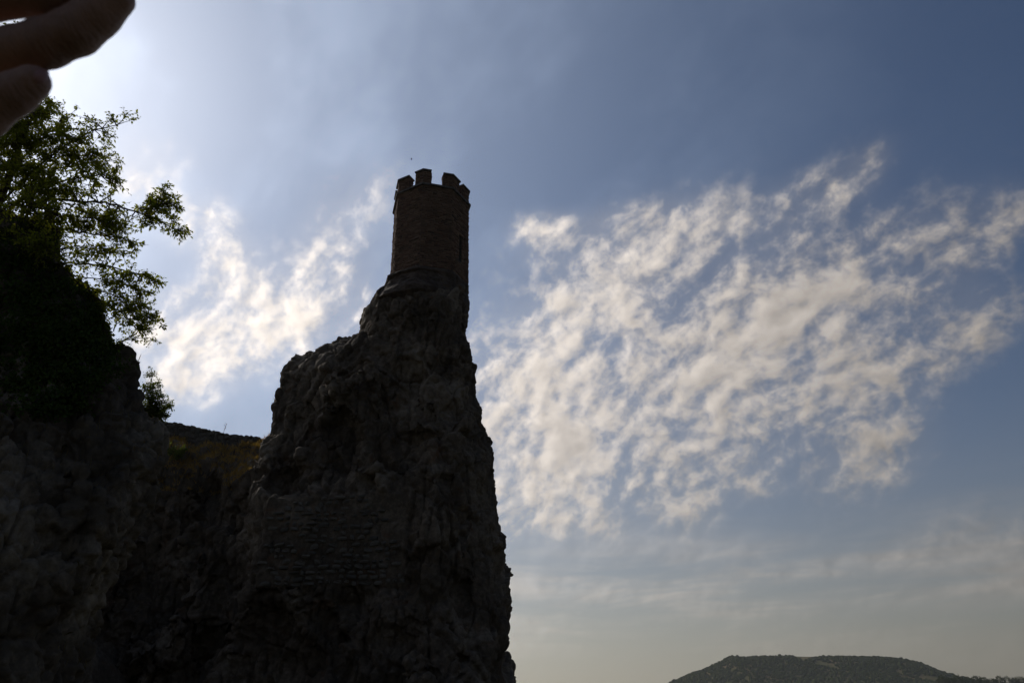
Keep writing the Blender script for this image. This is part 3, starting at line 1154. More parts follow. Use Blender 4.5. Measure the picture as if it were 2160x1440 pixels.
# ------------------------------------------------------------------ foliage
def leaf_faces(pos, d, nrm, L, Wd, curl=0.12):
    """Arrays of folded six-point leaves."""
    side = np.cross(nrm, d)
    side /= np.linalg.norm(side, axis=1, keepdims=True) + 1e-9
    nrm = np.cross(d, side)
    L, Wd = L[:, None], Wd[:, None]
    p0 = pos
    m1 = pos + d * L * 0.38
    m2 = pos + d * L * 0.75 - nrm * L * curl * 0.5
    tip = pos + d * L - nrm * L * curl
    a1 = m1 + side * Wd * 0.5 + nrm * Wd * 0.18
    b1 = m1 - side * Wd * 0.5 + nrm * Wd * 0.18
    a2 = m2 + side * Wd * 0.34 + nrm * Wd * 0.1
    b2 = m2 - side * Wd * 0.34 + nrm * Wd * 0.1
    n = len(pos)
    V = np.stack([p0, a1, a2, tip, b2, b1], 1).reshape(-1, 3)
    base = (np.arange(n) * 6)[:, None]
    F_ = np.concatenate([base + np.array([[0, 1, 2, 3]]), base + np.array([[0, 3, 4, 5]])])
    return V, F_


def unit(a):
    return a / (np.linalg.norm(a, axis=-1, keepdims=True) + 1e-9)


class Foliage:
    def __init__(self, seed):
        self.r = np.random.default_rng(seed)
        self.wood = MB()
        self.lp, self.ld, self.ln, self.ll = [], [], [], []

    def leaves_on(self, pts, step, size, spread=0.9):
        pts = np.array([tuple(p) for p in pts])
        seg_ = np.linalg.norm(np.diff(pts, axis=0), axis=1)
        tot_ = seg_.sum()
        n = max(2, int(tot_ / step))
        for t in (np.arange(n) + self.r.uniform(0, 1, n) * 0.6) / n * tot_:
            i = 0
            while i < len(seg_) - 1 and t > seg_[i]:
                t -= seg_[i]
                i += 1
            tang = (pts[i + 1] - pts[i]) / (seg_[i] + 1e-9)
            p = pts[i] + tang * min(t, seg_[i])
            for _ in range(self.r.integers(1, 3)):
                d = unit(tang * 0.6 + self.r.normal(0, spread, 3) * np.array([1, 1, 0.7]) + np.array([0, 0, -0.15]))
                self.lp.append(p + d * 0.015)
                self.ld.append(d)
                self.ln.append(unit(self.r.normal(0, 0.55, 3) + np.array([0, 0, 1.0])))
                self.ll.append(size * self.r.uniform(0.5, 1.3))

    def twig(self, p, d, L, rad, step, size, depth):
        pts = [np.array(p)]
        d = unit(np.array(d))
        n = 4
        for i in range(n):
            d = unit(d + self.r.normal(0, 0.20, 3) + np.array([0, 0, -0.04]))
            pts.append(pts[-1] + d * L / n)
        self.wood.tube(pts, [rad * (1 - 0.75 * i / n) for i in range(n + 1)], 4)
        self.leaves_on(pts[1:] if depth else pts, step, size)
        if depth > 0:
            for k in range(self.r.integers(2, 5)):
                i = self.r.integers(1, n)
                dd = unit(unit(pts[i + 1] - pts[i]) * 0.8 + self.r.normal(0, 0.6, 3))
                self.twig(pts[i], dd, L * self.r.uniform(0.4, 0.7), rad * 0.55, step, size, depth - 1)

    def bough(self, pts, r0, ntw, L, size, step=0.05, spread=0.75, start=0.15, depth=1, taper=0.7):
        pts = [np.array(tuple(p)) for p in pts]
        # smooth the line a little
        fine = []
        for i in range(len(pts) - 1):
            for t in np.linspace(0, 1, 5)[:-1]:
                fine.append(pts[i] * (1 - t) + pts[i + 1] * t + self.r.normal(0, 0.012, 3))
        fine.append(pts[-1])
        n = len(fine)
        self.wood.tube(fine, [0.6 * r0 * (1 - 0.85 * i / (n - 1)) + 0.003 for i in range(n)], 6)
        for k in range(ntw):
            t = start + (1 - start) * self.r.uniform(0, 1) ** 0.8
            i = min(n - 2, int(t * (n - 1)))
            tang = unit(fine[i + 1] - fine[i])
            d = unit(tang * 0.6 + self.r.normal(0, spread, 3))
            self.twig(fine[i], d, 1.3 * L * self.r.uniform(0.5, 1.1) * (1 - taper * 0.5 * t), r0 * 0.22 + 0.002, step, size, depth)
        self.twig(fine[-1], unit(fine[-1] - fine[-3]), L * 0.5, 0.006, step, size, depth)

    def finish(self, root, leaf_mat, wood_name='branches', leaf_name='crown', wratio=0.55):
        inv = Matrix.Translation(root.location).inverted()
        w = self.wood.build(wood_name, M_BARK, root)
        w.matrix_parent_inverse = inv
        V, F_ = leaf_faces(np.array(self.lp), np.array(self.ld), np.array(self.ln), np.array(self.ll), np.array(self.ll) * wratio)
        c = link(leaf_name, np_mesh(leaf_name, V, F_), leaf_mat, root)
        c.matrix_parent_inverse = inv
        c['kind'] = 'stuff'
        return len(self.lp)


def pl(px, Y):
    return [P(a, b, y_) for (a, b), y_ in zip(px, Y)]


# the tree at the left, its boughs reaching out to the right over the rock
YT = 11.6
root = P(-30, 600, YT + 0.4)
treeA = empty('deciduous_tree', root, 'leafy green tree leaning out from the rock at the left edge', 'tree')
fo = Foliage(5)
trunk = MB()
tp = pl([(-30, 600), (-25, 520), (-10, 440), (20, 370), (40, 310), (60, 260)], [YT + .4, YT + .3, YT + .2, YT, YT - .1, YT - .2])
trunk.tube(tp, [.13, .12, .10, .075, .05, .03], 9)
LS = 0.068
fo.bough(pl([(-10, 440), (60, 370), (130, 310), (200, 275), (262, 258)], [YT + .1, YT, YT - .1, YT - .2, YT - .2]), .045, 45, .60, LS, .045)
fo.bough(pl([(20, 370), (40, 300), (65, 250), (82, 222)], [YT, YT - .1, YT - .2, YT - .3]), .035, 39, .55, LS, .045)
fo.bough(pl([(0, 400), (40, 340), (110, 270), (150, 240)], [YT, YT + .2, YT + .2, YT + .2]), .035, 39, .50, LS, .045)
fo.bough(pl([(-20, 490), (104, 417), (183, 426), (233, 430), (287, 447), (330, 440), (352, 425)], [YT + .2, YT, YT - .1, YT - .1, YT - .2, YT - .2, YT - .2]), .05, 51, .50, LS, .045)
fo.bough(pl([(287, 447), (330, 462), (365, 480), (385, 488)], [YT - .2, YT - .2, YT - .25, YT - .3]), .02, 19, .28, LS, .045)
fo.bough(pl([(300, 445), (335, 415), (352, 398)], [YT - .2, YT - .2, YT - .2]), .018, 13, .24, LS, .045)
fo.bough(pl([(-20, 490), (60, 400), (140, 380), (210, 370), (245, 385)], [YT + .2, YT, YT - .1, YT - .1, YT - .1]), .04, 48, .50, LS, .045)
fo.bough(pl([(40, 520), (120, 480), (180, 490), (240, 500), (285, 510)], [YT + .3, YT + .1, YT, YT - .1, YT - .1]), .035, 36, .42, LS, .045)
fo.bough(pl([(60, 560), (150, 555), (220, 560), (290, 575), (325, 592)], [YT + .3, YT + .1, YT, YT - .1, YT - .2]), .035, 42, .40, LS, .045)
fo.bough(pl([(80, 590), (180, 605), (250, 625), (310, 650)], [YT + .3, YT + .1, YT, YT - .1]), .03, 33, .36, LS, .045)
fo.bough(pl([(-60, 430), (-20, 330), (20, 280), (30, 250)], [YT + .2, YT, YT, YT]), .04, 45, .55, LS, .045)
fo.bough(pl([(-40, 470), (30, 430), (90, 440), (130, 460)], [YT, YT - .4, YT - .5, YT - .6]), .04, 51, .5, LS, .045)
fo.bough(pl([(-60, 520), (0, 480), (60, 500), (110, 530)], [YT, YT - .5, YT - .6, YT - .7]), .04, 51, .5, LS, .045)
fo.bough(pl([(-40, 360), (0, 200), (20, 90), (25, 55)], [YT, YT, YT - .1, YT - .2]), .03, 24, .35, LS, .045)
for (pts_, dy, r0_, n_, l_) in [
        ([(0, 330), (60, 300), (120, 285), (170, 300)], -.3, .02, 40, .45), ([(30, 360), (90, 330), (160, 330), (225, 330)], -.2, .02, 42, .42),
        ([(0, 300), (40, 265), (80, 250), (110, 235)], .3, .02, 34, .42), ([(40, 400), (110, 360), (180, 345), (240, 340)], .3, .02, 36, .40),
        ([(-10, 400), (50, 390), (100, 400), (150, 400)], -.4, .02, 50, .45), ([(60, 450), (130, 455), (190, 460), (250, 470)], -.2, .02, 40, .38),
        ([(120, 420), (180, 450), (230, 475), (270, 480)], .2, .016, 30, .34), ([(100, 530), (160, 520), (220, 530), (270, 540)], .1, .016, 34, .34),
        ([(150, 580), (210, 590), (260, 600), (310, 615)], .1, .016, 34, .32), ([(190, 620), (240, 650), (280, 680), (300, 700)], 0, .014, 30, .30),
        ([(200, 640), (250, 640), (300, 665), (335, 680)], -.1, .012, 24, .28), ([(-30, 350), (10, 340), (40, 350), (80, 365)], -.5, .02, 46, .45),
        ([(-40, 300), (0, 290), (40, 300), (70, 300)], -.2, .02, 40, .42), ([(0, 260), (40, 245), (80, 225), (100, 218)], 0, .012, 24, .3),
        ([(300, 450), (345, 450), (370, 465)], -.2, .01, 14, .25), ([(320, 440), (360, 430), (380, 440)], -.2, .01, 12, .22)]:
    nn_ = len(pts_)
    fo.bough(pl(pts_, [YT + dy * i / nn_ for i in range(nn_)]), r0_, int(n_ * 1.35), l_, LS * .95, .045, .75, .1)
tk = trunk.build('trunk', M_BARK, treeA, True)
tk.matrix_parent_inverse = Matrix.Translation(treeA.location).inverted()
nA = fo.finish(treeA, M_LEAF)

# a smaller tree rooted on the rim below it
rb = P(243, 722, Y_N)
treeB = empty('small_tree', rb, 'sparse sapling spraying out from the rim of the left rock, below the big tree', 'tree')
fo = Foliage(6)
fo.bough(pl([(243, 724), (270, 712), (300, 694), (325, 668)], [Y_N, Y_N - .1, Y_N - .2, Y_N - .2]), .02, 16, .30, .045)
fo.bough(pl([(250, 722), (285, 712), (315, 712), (330, 718)], [Y_N, Y_N - .1, Y_N - .1, Y_N - .1]), .012, 9, .22, .042)
fo.bough(pl([(235, 700), (250, 670), (280, 650), (310, 640)], [Y_N, Y_N - .1, Y_N - .1, Y_N - .1]), .015, 15, .30, .045)
fo.finish(treeB, M_LEAF)

# shrub on the edge where the saddle begins
YSH = 13.2
rs = P(325, 886, YSH)
shrub = empty('shrub', rs, 'pale green shrub growing on the rock edge beside the saddle wall', 'shrub')
fo = Foliage(8)
for (a, b, n_, l_) in [(320, 775, 17, .20), (336, 800, 14, .2), (306, 812, 14, .2), (345, 832, 14, .18), (362, 842, 12, .16), (352, 868, 12, .16), (318, 840, 14, .2), (305, 850, 10, .2)]:
    fo.bough(pl([(322, 890), ((322 * .5 + a * .5), (890 * .45 + b * .55)), (a, b + 8)], [YSH, YSH, YSH + random.uniform(-.2, .2)]), .010, int(n_ * 2.6), l_, .045, .03, .8, .1)
fo.finish(shrub, M_LEAF_PALE)

# little bush in the gully
loc, nor = hit(bvh_s, 372, 968)
loc = loc if loc is not None else P(372, 968, 31)
bush = empty('bush', loc, 'small sunlit green bush below the saddle wall', 'bush')
fo = Foliage(9)
for k in range(9):
    tp_ = loc + Vector((random.uniform(-.5, .55), random.uniform(-.5, .0), random.uniform(.15, .6)))
    fo.bough([loc, loc.lerp(tp_, .5) + Vector((0, 0, .05)), tp_], .012, 9, .28, .075, .06)
fo.finish(bush, M_LEAF_PALE)


# ivy and undergrowth hanging over the near rock
def cover(bvh, region, n, seed, size, name, label, mat, off=(0.0, 0.22)):
    r_ = np.random.default_rng(seed)
    lp, ld, ln, ll = [], [], [], []
    first = None
    stems = MB()
    for _ in range(n):
        a, b, ra, rb_ = region[r_.integers(len(region))]
        rr, th = math.sqrt(r_.uniform()), r_.uniform(0, 2 * math.pi)
        px, py = a + ra * rr * math.cos(th), b + rb_ * rr * math.sin(th)
        loc, nor = hit(bvh, px, py)
        if loc is None:
            continue
        if first is None or loc.z < first.z:
            first = loc.copy()
        tuft = r_.uniform(off[0], off[1])
        c = loc + nor * tuft
        if r_.uniform() < 0.25:
            stems.tube([loc - nor * 0.02, loc + nor * tuft * .6 + Vector((0, 0, .02)), c], [.006, .004, .002], 4)
        for k in range(6):
            d = unit(np.array(nor) * 0.3 + r_.normal(0, .6, 3) + np.array([0, 0, -.35]))
            lp.append(np.array(c) + r_.normal(0, .06, 3))
            ld.append(d)
            ln.append(unit(np.array(nor) + r_.normal(0, .5, 3) + np.array([0, 0, .5])))
            ll.append(size * r_.uniform(.6, 1.3))
    root_ = empty(name, first, label, 'plant')
    inv = Matrix.Translation(root_.location).inverted()
    s_ = stems.build('stems', M_BARK, root_)
    s_['kind'] = 'stuff'
    s_.matrix_parent_inverse = inv
    V, F_ = leaf_faces(np.array(lp), np.array(ld), np.array(ln), np.array(ll), np.array(ll) * .7)
    c = link('leaves', np_mesh('leaves', V, F_), mat, root_)
    c.matrix_parent_inverse = inv
    c['kind'] = 'stuff'
    return root_


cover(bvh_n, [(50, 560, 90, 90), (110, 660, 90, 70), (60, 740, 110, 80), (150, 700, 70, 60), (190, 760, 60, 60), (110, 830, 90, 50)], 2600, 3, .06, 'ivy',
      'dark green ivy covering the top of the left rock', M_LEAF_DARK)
cover(bvh_n, [(215, 665, 18, 40), (200, 620, 20, 18)], 160, 4, .05, 'hanging_creeper', 'yellowish creeper on the rim of the left rock', M_LEAF, (0, .12))


# ------------------------------------------------------------------ grass
def grass(name, label, V, Qd, cond, dens, hgt, seed, mat=M_GRASS, wid=0.008):
    r_ = np.random.default_rng(seed)
    c = V[Qd].mean(1)
    fn = np.cross(V[Qd[:, 2]] - V[Qd[:, 0]], V[Qd[:, 3]] - V[Qd[:, 1]])
    ar = np.linalg.norm(fn, axis=1) / 2
    fn = fn / (ar[:, None] * 2 + 1e-12)
    ok = cond(c, fn)
    c, ar = c[ok], ar[ok]
    if not len(c):
        return None
    n = int(min(60000, ar.sum() * dens))
    pick = r_.choice(len(c), n, p=ar / ar.sum())
    b = c[pick] + r_.normal(0, .04, (n, 3)) * np.array([1, 1, .1])
    d = unit(r_.normal(0, .35, (n, 3)) + np.array([0, 0, 1.0]))
    s = unit(np.cross(d, r_.normal(0, 1, (n, 3))))
    L = (hgt * r_.uniform(.4, 1.2, n))[:, None]
    bend = r_.normal(0, .25, (n, 3)) * L
    v = np.stack([b - s * wid - d * .03, b + s * wid - d * .03, b + d * L * .6 + s * wid * .7 + bend * .3, b + d * L + bend, b + d * L * .6 - s * wid * .7 + bend * .3], 1).reshape(-1, 3)
    F_ = (np.arange(n) * 5)[:, None] + np.arange(5)[None, :]
    o = link(name, np_mesh(name, v, F_), mat)
    tag(o, label, 'grass', kind='stuff')
    return o


sx0, sx1 = P(350, 940, Y_S).x, P(566, 940, Y_S).x
sz = P(450, 965, Y_S).z
grass('dry_grass', 'dry yellow grass on the sunny bank below the saddle wall', Vs, Qs,
      lambda c, n: (c[:, 0] > sx0 - 4) & (c[:, 0] < sx1) & (c[:, 2] > sz - 2.0) & (n[:, 2] > .35) & (c[:, 1] > 29), 900, .22, 1)
grass('ledge_grass', 'thin dry grass on the ledges of the left rock', Vn, Qn,
      lambda c, n: (n[:, 2] > .72) & (c[:, 2] > 2.5) & (c[:, 2] < 9.3), 130, .13, 2, mat=M_GRASS_OLD, wid=.004)
stalk = P(470, 918, Y_S + .2)
mb = MB()
mb.tube([stalk - Vector((0, 0, .2)), stalk + Vector((.02, 0, .25)), stalk + Vector((.09, 0, .62))], [.012, .009, .006], 5)
for k in range(7):
    q = stalk + Vector((.05 + .006 * k, 0, .30 + .05 * k))
    mb.tube([q, q + Vector((random.uniform(-.12, .12), random.uniform(-.08, .08), .06))], [.006, .012], 4)
tag(mb.build('dry_stalk', M_GRASS), 'single dry weed stalk standing above the saddle wall', 'weed')

# bare twigs on the left rock
twigs = empty('dead_twigs', P(230, 1020, 11), 'bare dead twigs hanging on the left rock face', 'twigs')
mb = MB()
for (a, b, c_, d_) in [(190, 885, 300, 890), (225, 1030, 300, 1020), (215, 1060, 262, 1100), (250, 1075, 268, 1090), (345, 984, 385, 984), (200, 890, 250, 870)]:
    l1, n1_ = hit(bvh_n, a, b)
    if l1 is None:
        continue
    Yq = l1.y - .05
    p1, p2 = P(a, b, Yq), P(c_, d_, Yq - .15)
    mid = p1.lerp(p2, .5) + Vector((0, -.05, .05))
    mb.tube([p1 + Vector((0, .08, 0)), p1.lerp(mid, .5), mid, p2], [.006, .005, .004, .002], 4)
    mb.tube([mid, mid.lerp(p2, .5) + Vector((.03, -.05, .09))], [.003, .0015], 4)
mb.build('branches', M_BARK, twigs).matrix_parent_inverse = Matrix.Translation(twigs.location).inverted()


# ------------------------------------------------------------------ the far hill
Y_H = 2700.0
HILL_PX = [(1240, 1500), (1330, 1480), (1414, 1440), (1452, 1422), (1488, 1410), (1517, 1396), (1542, 1386), (1582, 1384), (1654, 1382), (1705, 1383), (1790, 1384),
           (1846, 1385), (1886, 1388), (1922, 1395), (1943, 1406), (1972, 1417), (2001, 1427), (2060, 1438), (2130, 1450), (2300, 1475), (2600, 1510)]
hp = [P(a, b, Y_H) for a, b in HILL_PX]
hx = np.array([p.x for p in hp]); hz = np.array([max(p.z, 0) for p in hp])
gx = np.linspace(hx[0] - 100, hx[-1], 240)
gy = np.linspace(Y_H - 1000, Y_H + 900, 110)
GX, GY = np.meshgrid(gx, gy, indexing='ij')


def hill_z(x, y):
    base = np.interp(x, hx, hz)
    t = (y - Y_H)
    fall = np.where(t < 0, np.exp(-(np.abs(t) / 330.0) ** 1.7), np.exp(-(t / 400.0) ** 2))
    gull = 16.0 * fbm(np.stack([x / 210, y / 260, 0 * x], -1), 3, 77)
    return base * fall + gull * np.clip(1 - fall * fall, 0, 1) * np.clip(base / 60, 0, 1) - 2


HZ = hill_z(GX, GY)
V = np.stack([GX, GY, HZ], -1).reshape(-1, 3)
ii = np.arange(239 * 110).reshape(239, 110)[:, :-1].ravel()
Fh = np.stack([ii, ii + 110, ii + 111, ii + 1], 1)
m_h, t_h, b_h, _ = material('hill_slope')
co = t_h.n('ShaderNodeNewGeometry').outputs['Position']
b_h.inputs['Roughness'].default_value = 1
b_h.inputs['Specular IOR Level'].default_value = 0
t_h.put(b_h.inputs['Base Color'], t_h.ramp(t_h.noise(co, .012, 6, .6), [(.35, (.06, .075, .03)), (.65, (.17, .13, .07))]))
hill = link('hill', np_mesh('hill', V, Fh, True), m_h)
tag(hill, 'flat topped wooded hill on the horizon', kind='structure')


def blob(seed, seg_=7, rings_=4):
    r_ = np.random.default_rng(seed)
    v = [(0, 0, 1.0)]
    for j in range(1, rings_):
        ph = math.pi * j / rings_
        for i in range(seg_):
            th = 2 * math.pi * (i + .5 * j) / seg_
            q = 1 + r_.normal(0, .14)
            v.append((math.sin(ph) * math.cos(th) * q, math.sin(ph) * math.sin(th) * q, math.cos(ph) * q))
    v = np.array(v)
    f = [(0, 1 + i, 1 + (i + 1) % seg_, 1 + (i + 1) % seg_) for i in range(seg_)]
    for j in range(rings_ - 2):
        for i in range(seg_):
            a, b = 1 + j * seg_ + i, 1 + j * seg_ + (i + 1) % seg_
            f.append((a, a + seg_, b + seg_, b))
    tri = []
    for q in f:
        if q[2] == q[3]:
            tri.append(q[:3])
        else:
            tri += [(q[0], q[1], q[2]), (q[0], q[2], q[3])]
    return v, np.array(tri)


BL = [blob(i) for i in range(6)]
r_ = np.random.default_rng(12)
ncr = 15000
cx = r_.uniform(hx[1], hx[-2], ncr * 2)
cy = Y_H + 30 - np.abs(r_.normal(0, 330, ncr * 2))
cz = hill_z(cx, cy)
dens = gnoise(np.stack([cx / 120, cy / 120, 0 * cx], -1), 5)
clear = (np.abs(cx - P(1700, 1385, Y_H).x) < 55) & (cy > Y_H - 130) & (dens > -.2) | ((np.abs(cx - P(1660, 1385, Y_H).x) < 170) & (cy > Y_H - 22) & (r_.uniform(0, 1, ncr * 2) < .9))
ok = (cz > 5) & (dens > -.55) & ~clear
cx, cy, cz = cx[ok][:ncr], cy[ok][:ncr], cz[ok][:ncr]
VV, FF = [], []
base = 0
for i in range(len(cx)):
    v, f = BL[i % 6]
    s = r_.uniform(2.2, 5.2) * (1.6 if r_.uniform() < .06 else 1)
    VV.append(v * np.array([s, s, s * r_.uniform(.7, 1.1)]) + np.array([cx[i], cy[i], cz[i] + s * .3]))
    FF.append(f + base)
    base += len(v)
forest = link('forest', np_mesh('forest', np.concatenate(VV), np.concatenate(FF)), M_FOREST)
tag(forest, 'deciduous forest covering the far hill', 'forest', kind='stuff')

# the nearer wooded rise at the right edge, with trees one can tell apart
Y_R = 1500.0
gx = np.linspace(P(1900, 1440, Y_R).x, P(2700, 1440, Y_R).x, 60)
gy = np.linspace(Y_R - 400, Y_R + 250, 24)
GX, GY = np.meshgrid(gx, gy, indexing='ij')
tz = P(2100, 1441, Y_R).z


def rise_z(x, y):
    xa = P(1900, 1440, Y_R).x
    return tz * np.clip((x - xa) / 60, 0, 1) ** .7 * np.exp(-((y - Y_R) / 220.0) ** 2) - 1


V = np.stack([GX, GY, rise_z(GX, GY)], -1).reshape(-1, 3)
ii = np.arange(59 * 24).reshape(59, 24)[:, :-1].ravel()
rise = link('hillside', np_mesh('hillside', V, np.stack([ii, ii + 24, ii + 25, ii + 1], 1), True), M_GROUND)
tag(rise, 'low wooded rise in front of the far hill', kind='structure')
names = ['leftmost', 'second', 'third', 'fourth', 'fifth', 'sixth', 'seventh', 'eighth', 'ninth', 'tenth', 'eleventh', 'twelfth']
tree_px = [(1984, 1425, 20), (2002, 1427, 22), (2019, 1424, 24), (2038, 1426, 26), (2057, 1424, 22), (2072, 1427, 24), (2090, 1429, 26),
           (2106, 1426, 22), (2122, 1425, 27), (2138, 1429, 24), (2150, 1426, 25), (2163, 1428, 27)]
for i, (a, b, wpx) in enumerate(tree_px):
    top = P(a, b, Y_R)
    r0 = wpx * .5 * Y_R / ray(a, b).y / F_PX
    gz_ = float(rise_z(np.array([top.x]), np.array([Y_R]))[0])
    label = ('%s tree from the hill in the row on the right horizon' % names[i]) if i < 11 else 'tree cut by the right picture edge in the row on the horizon'
    tr = empty('broadleaf_tree', (top.x, Y_R, gz_), label, 'tree', 'trees along the right horizon')
    mb = MB()
    mb.tube([(0, 0, -.5), (.1, 0, 2), (0, .1, top.z - gz_ - r0)], [.5, .4, .2], 6)
    mb.build('trunk', M_BARK, tr)
    rr = np.random.default_rng(70 + i)
    n = 1300
    dv = unit(rr.normal(0, 1, (n, 3)))
    lump = 1 + .45 * gnoise(dv * 1.7 + i * 7, 6)
    cp = dv * (r0 * lump * rr.uniform(.55, 1, n) ** .5)[:, None] * np.array([1, 1, .95]) + np.array([0, 0, top.z - gz_ - r0 * .95])
    cp[:, 2] = np.maximum(cp[:, 2], .6)
    ll = rr.uniform(.8, 1.7, n)
    V, F_ = leaf_faces(cp, unit(rr.normal(0, 1, (n, 3))), unit(rr.normal(0, 1, (n, 3)) + np.array([0, 0, .6])), ll, ll * .8)
    link('crown', np_mesh('crown', V, F_), M_FOREST, tr)['kind'] = 'stuff'


# ------------------------------------------------------------------ the bird above the tower
bp_ = P(868, 336, 60)
bird = empty('bird', bp_, 'tiny dark bird in the sky above the tower', 'bird')
bird.scale = (.55, .55, .55)
m_b = plain('dark_feather', (.03, .028, .03), nscale=20)
mb = MB()
mb.tube([(-.22, 0, .02), (-.14, 0, 0), (0, 0, 0), (.12, 0, .01), (.17, 0, .03), (.22, 0, .02)], [.01, .035, .055, .04, .03, .006], 7)
mb.build('body', m_b, bird)
for s in (-1, 1):
    mb = MB()
    a = [(.08, 0, .02), (.05, s * .2, .10), (-.04, s * .42, .06), (-.08, s * .18, .07), (-.08, 0, .02)]
    mb.add([(x, y, z + .006) for x, y, z in a] + [(x, y, z - .006) for x, y, z in a],
           [(0, 1, 2, 3, 4), (9, 8, 7, 6, 5)] + [(i, (i + 1) % 5 + 0, (i + 1) % 5 + 5, i + 5) for i in range(5)])
    mb.build('wing', m_b, bird)
mb = MB()
mb.add([(-.2, -.01, .02), (-.34, -.06, .02), (-.34, .06, .02), (-.2, .01, .02), (-.2, 0, .035)], [(0, 1, 2, 3), (0, 4, 1), (1, 4, 2), (2, 4, 3)])
mb.build('tail', m_b, bird)


# ------------------------------------------------------------------ the hand held up against the sun
DH = 0.33
mm = DH / F_PX                                                 # metres in one picture pixel at the hand


def rc(p, a, b, ra, rb):
    """Distance to a cone with round ends."""
    a, b = np.array(a), np.array(b)
    ba = b - a
    t = np.clip(((p - a) @ ba) / (ba @ ba), 0, 1)
    return np.linalg.norm(p - a - t[..., None] * ba, axis=-1) - (ra + (rb - ra) * t)


def smin(a, b, k):
    h_ = np.clip(.5 + .5 * (b - a) / k, 0, 1)
    return b * (1 - h_) + a * h_ - k * h_ * (1 - h_)


def chain(p, js, k=.004):
    """One finger: joints as (px, py, depth, radius px)."""
    w = [(np.array(tuple(PD(a, b, d))), r_ * d / F_PX) for a, b, d, r_ in js]
    d = None
    for (a, ra), (b, rb) in zip(w[:-1], w[1:]):
        e = rc(p, a, b, ra, rb)
        d = e if d is None else smin(d, e, k)
    return d


FING = {
    'index': [(-150, 172, .338, 54), (30, 108, .338, 48), (95, 92, .337, 49), (160, 66, .337, 47), (205, 32, .338, 43), (246, -2, .339, 37)],
    'middle': [(-160, 40, .342, 50), (20, -11, .342, 44), (95, -16, .341, 50), (150, -40, .342, 47), (190, -62, .342, 44), (250, -118, .342, 36)],
    'ring': [(-160, -60, .347, 53), (40, -115, .347, 46), (140, -150, .347, 42), (215, -205, .347, 34)],
    'pinky': [(-150, -165, .345, 46), (0, -215, .345, 40), (80, -245, .345, 36), (135, -285, .345, 29)],
    'thumb': [(-330, 330, .318, 68), (-170, 315, .316, 60), (-40, 242, .317, 48), (30, 198, .318, 41), (69, 173, .318, 36)],
}


def hand_sdf(p):
    d = None
    for nm in ('index', 'middle', 'ring', 'pinky'):
        e = chain(p, FING[nm])
        d = e if d is None else smin(d, e, .0006)
    # palm: from the knuckles to the wrist
    wr_ = (-520, 200, .322, 78)
    for kx, ky, kr in ((-150, 172, 56), (-160, 42, 54), (-160, -60, 56), (-150, -165, 50)):
        d = smin(d, chain(p, [(kx, ky, .341, kr), (-350, (ky + 150) / 2 + 20, .335, 72), wr_]), .012)
    d = smin(d, chain(p, [(-330, 330, .318, 68), (-440, 260, .322, 80)]), .012)
    th = chain(p, FING['thumb'])
    d = smin(d, th, .003)
    # wrist and forearm running down to the elbow
    a = PD(-520, 200, .322)
    e = Vector((-.50, .02, 1.50))
    d = smin(d, rc(p, tuple(a), tuple(a.lerp(e, .35)), .024, .030), .012)
    d = smin(d, rc(p, tuple(a.lerp(e, .35)), tuple(e), .030, .043), .01)
    # creases across the joints
    q = p * 900
    d = d + .00035 * np.abs(gnoise(q * .35, 8)) * 1.0
    return d


def hand_mesh():
    out = []
    c = np.array([tuple(PD(a, b, .335)) for a, b in ((-560, 420), (300, -330), (300, 300), (-560, -330))])
    e = np.array([-.50, .02, 1.50])
    lo = np.minimum(c.min(0) - .05, e - .06)
    hi = np.maximum(c.max(0) + .05, e + .06)
    hs = .0025
    n = np.ceil((hi - lo) / hs).astype(int)
    ax = [lo[i] + np.arange(n[i]) * hs for i in range(3)]
    # a coarse look first, so that only cells near the skin are worked out
    fdc = np.full(tuple(n), 1.0, np.float32)
    st = 8
    cg = np.stack(np.meshgrid(*[a[::st] for a in ax], indexing='ij'), -1)
    cd = hand_sdf(cg.reshape(-1, 3)).reshape(cg.shape[:3])
    nearc = np.abs(cd) < st * hs * 1.9
    fdc[:] = np.repeat(np.repeat(np.repeat(np.sign(cd), st, 0), st, 1), st, 2)[:n[0], :n[1], :n[2]]
    for i, j, k in np.argwhere(nearc):
        s_ = (slice(i * st, i * st + st), slice(j * st, j * st + st), slice(k * st, k * st + st))
        out.append(s_)
    pts, shp = [], []
    for s_ in out:
        g = np.stack(np.meshgrid(ax[0][s_[0]], ax[1][s_[1]], ax[2][s_[2]], indexing='ij'), -1)
        shp.append(g.shape[:3])
        pts.append(g.reshape(-1, 3))
    dv = hand_sdf(np.concatenate(pts))
    b = 0
    for s_, sh in zip(out, shp):
        m_ = sh[0] * sh[1] * sh[2]
        fdc[s_] = dv[b:b + m_].reshape(sh)
        b += m_
    return surface_nets(fdc, lo, hs)


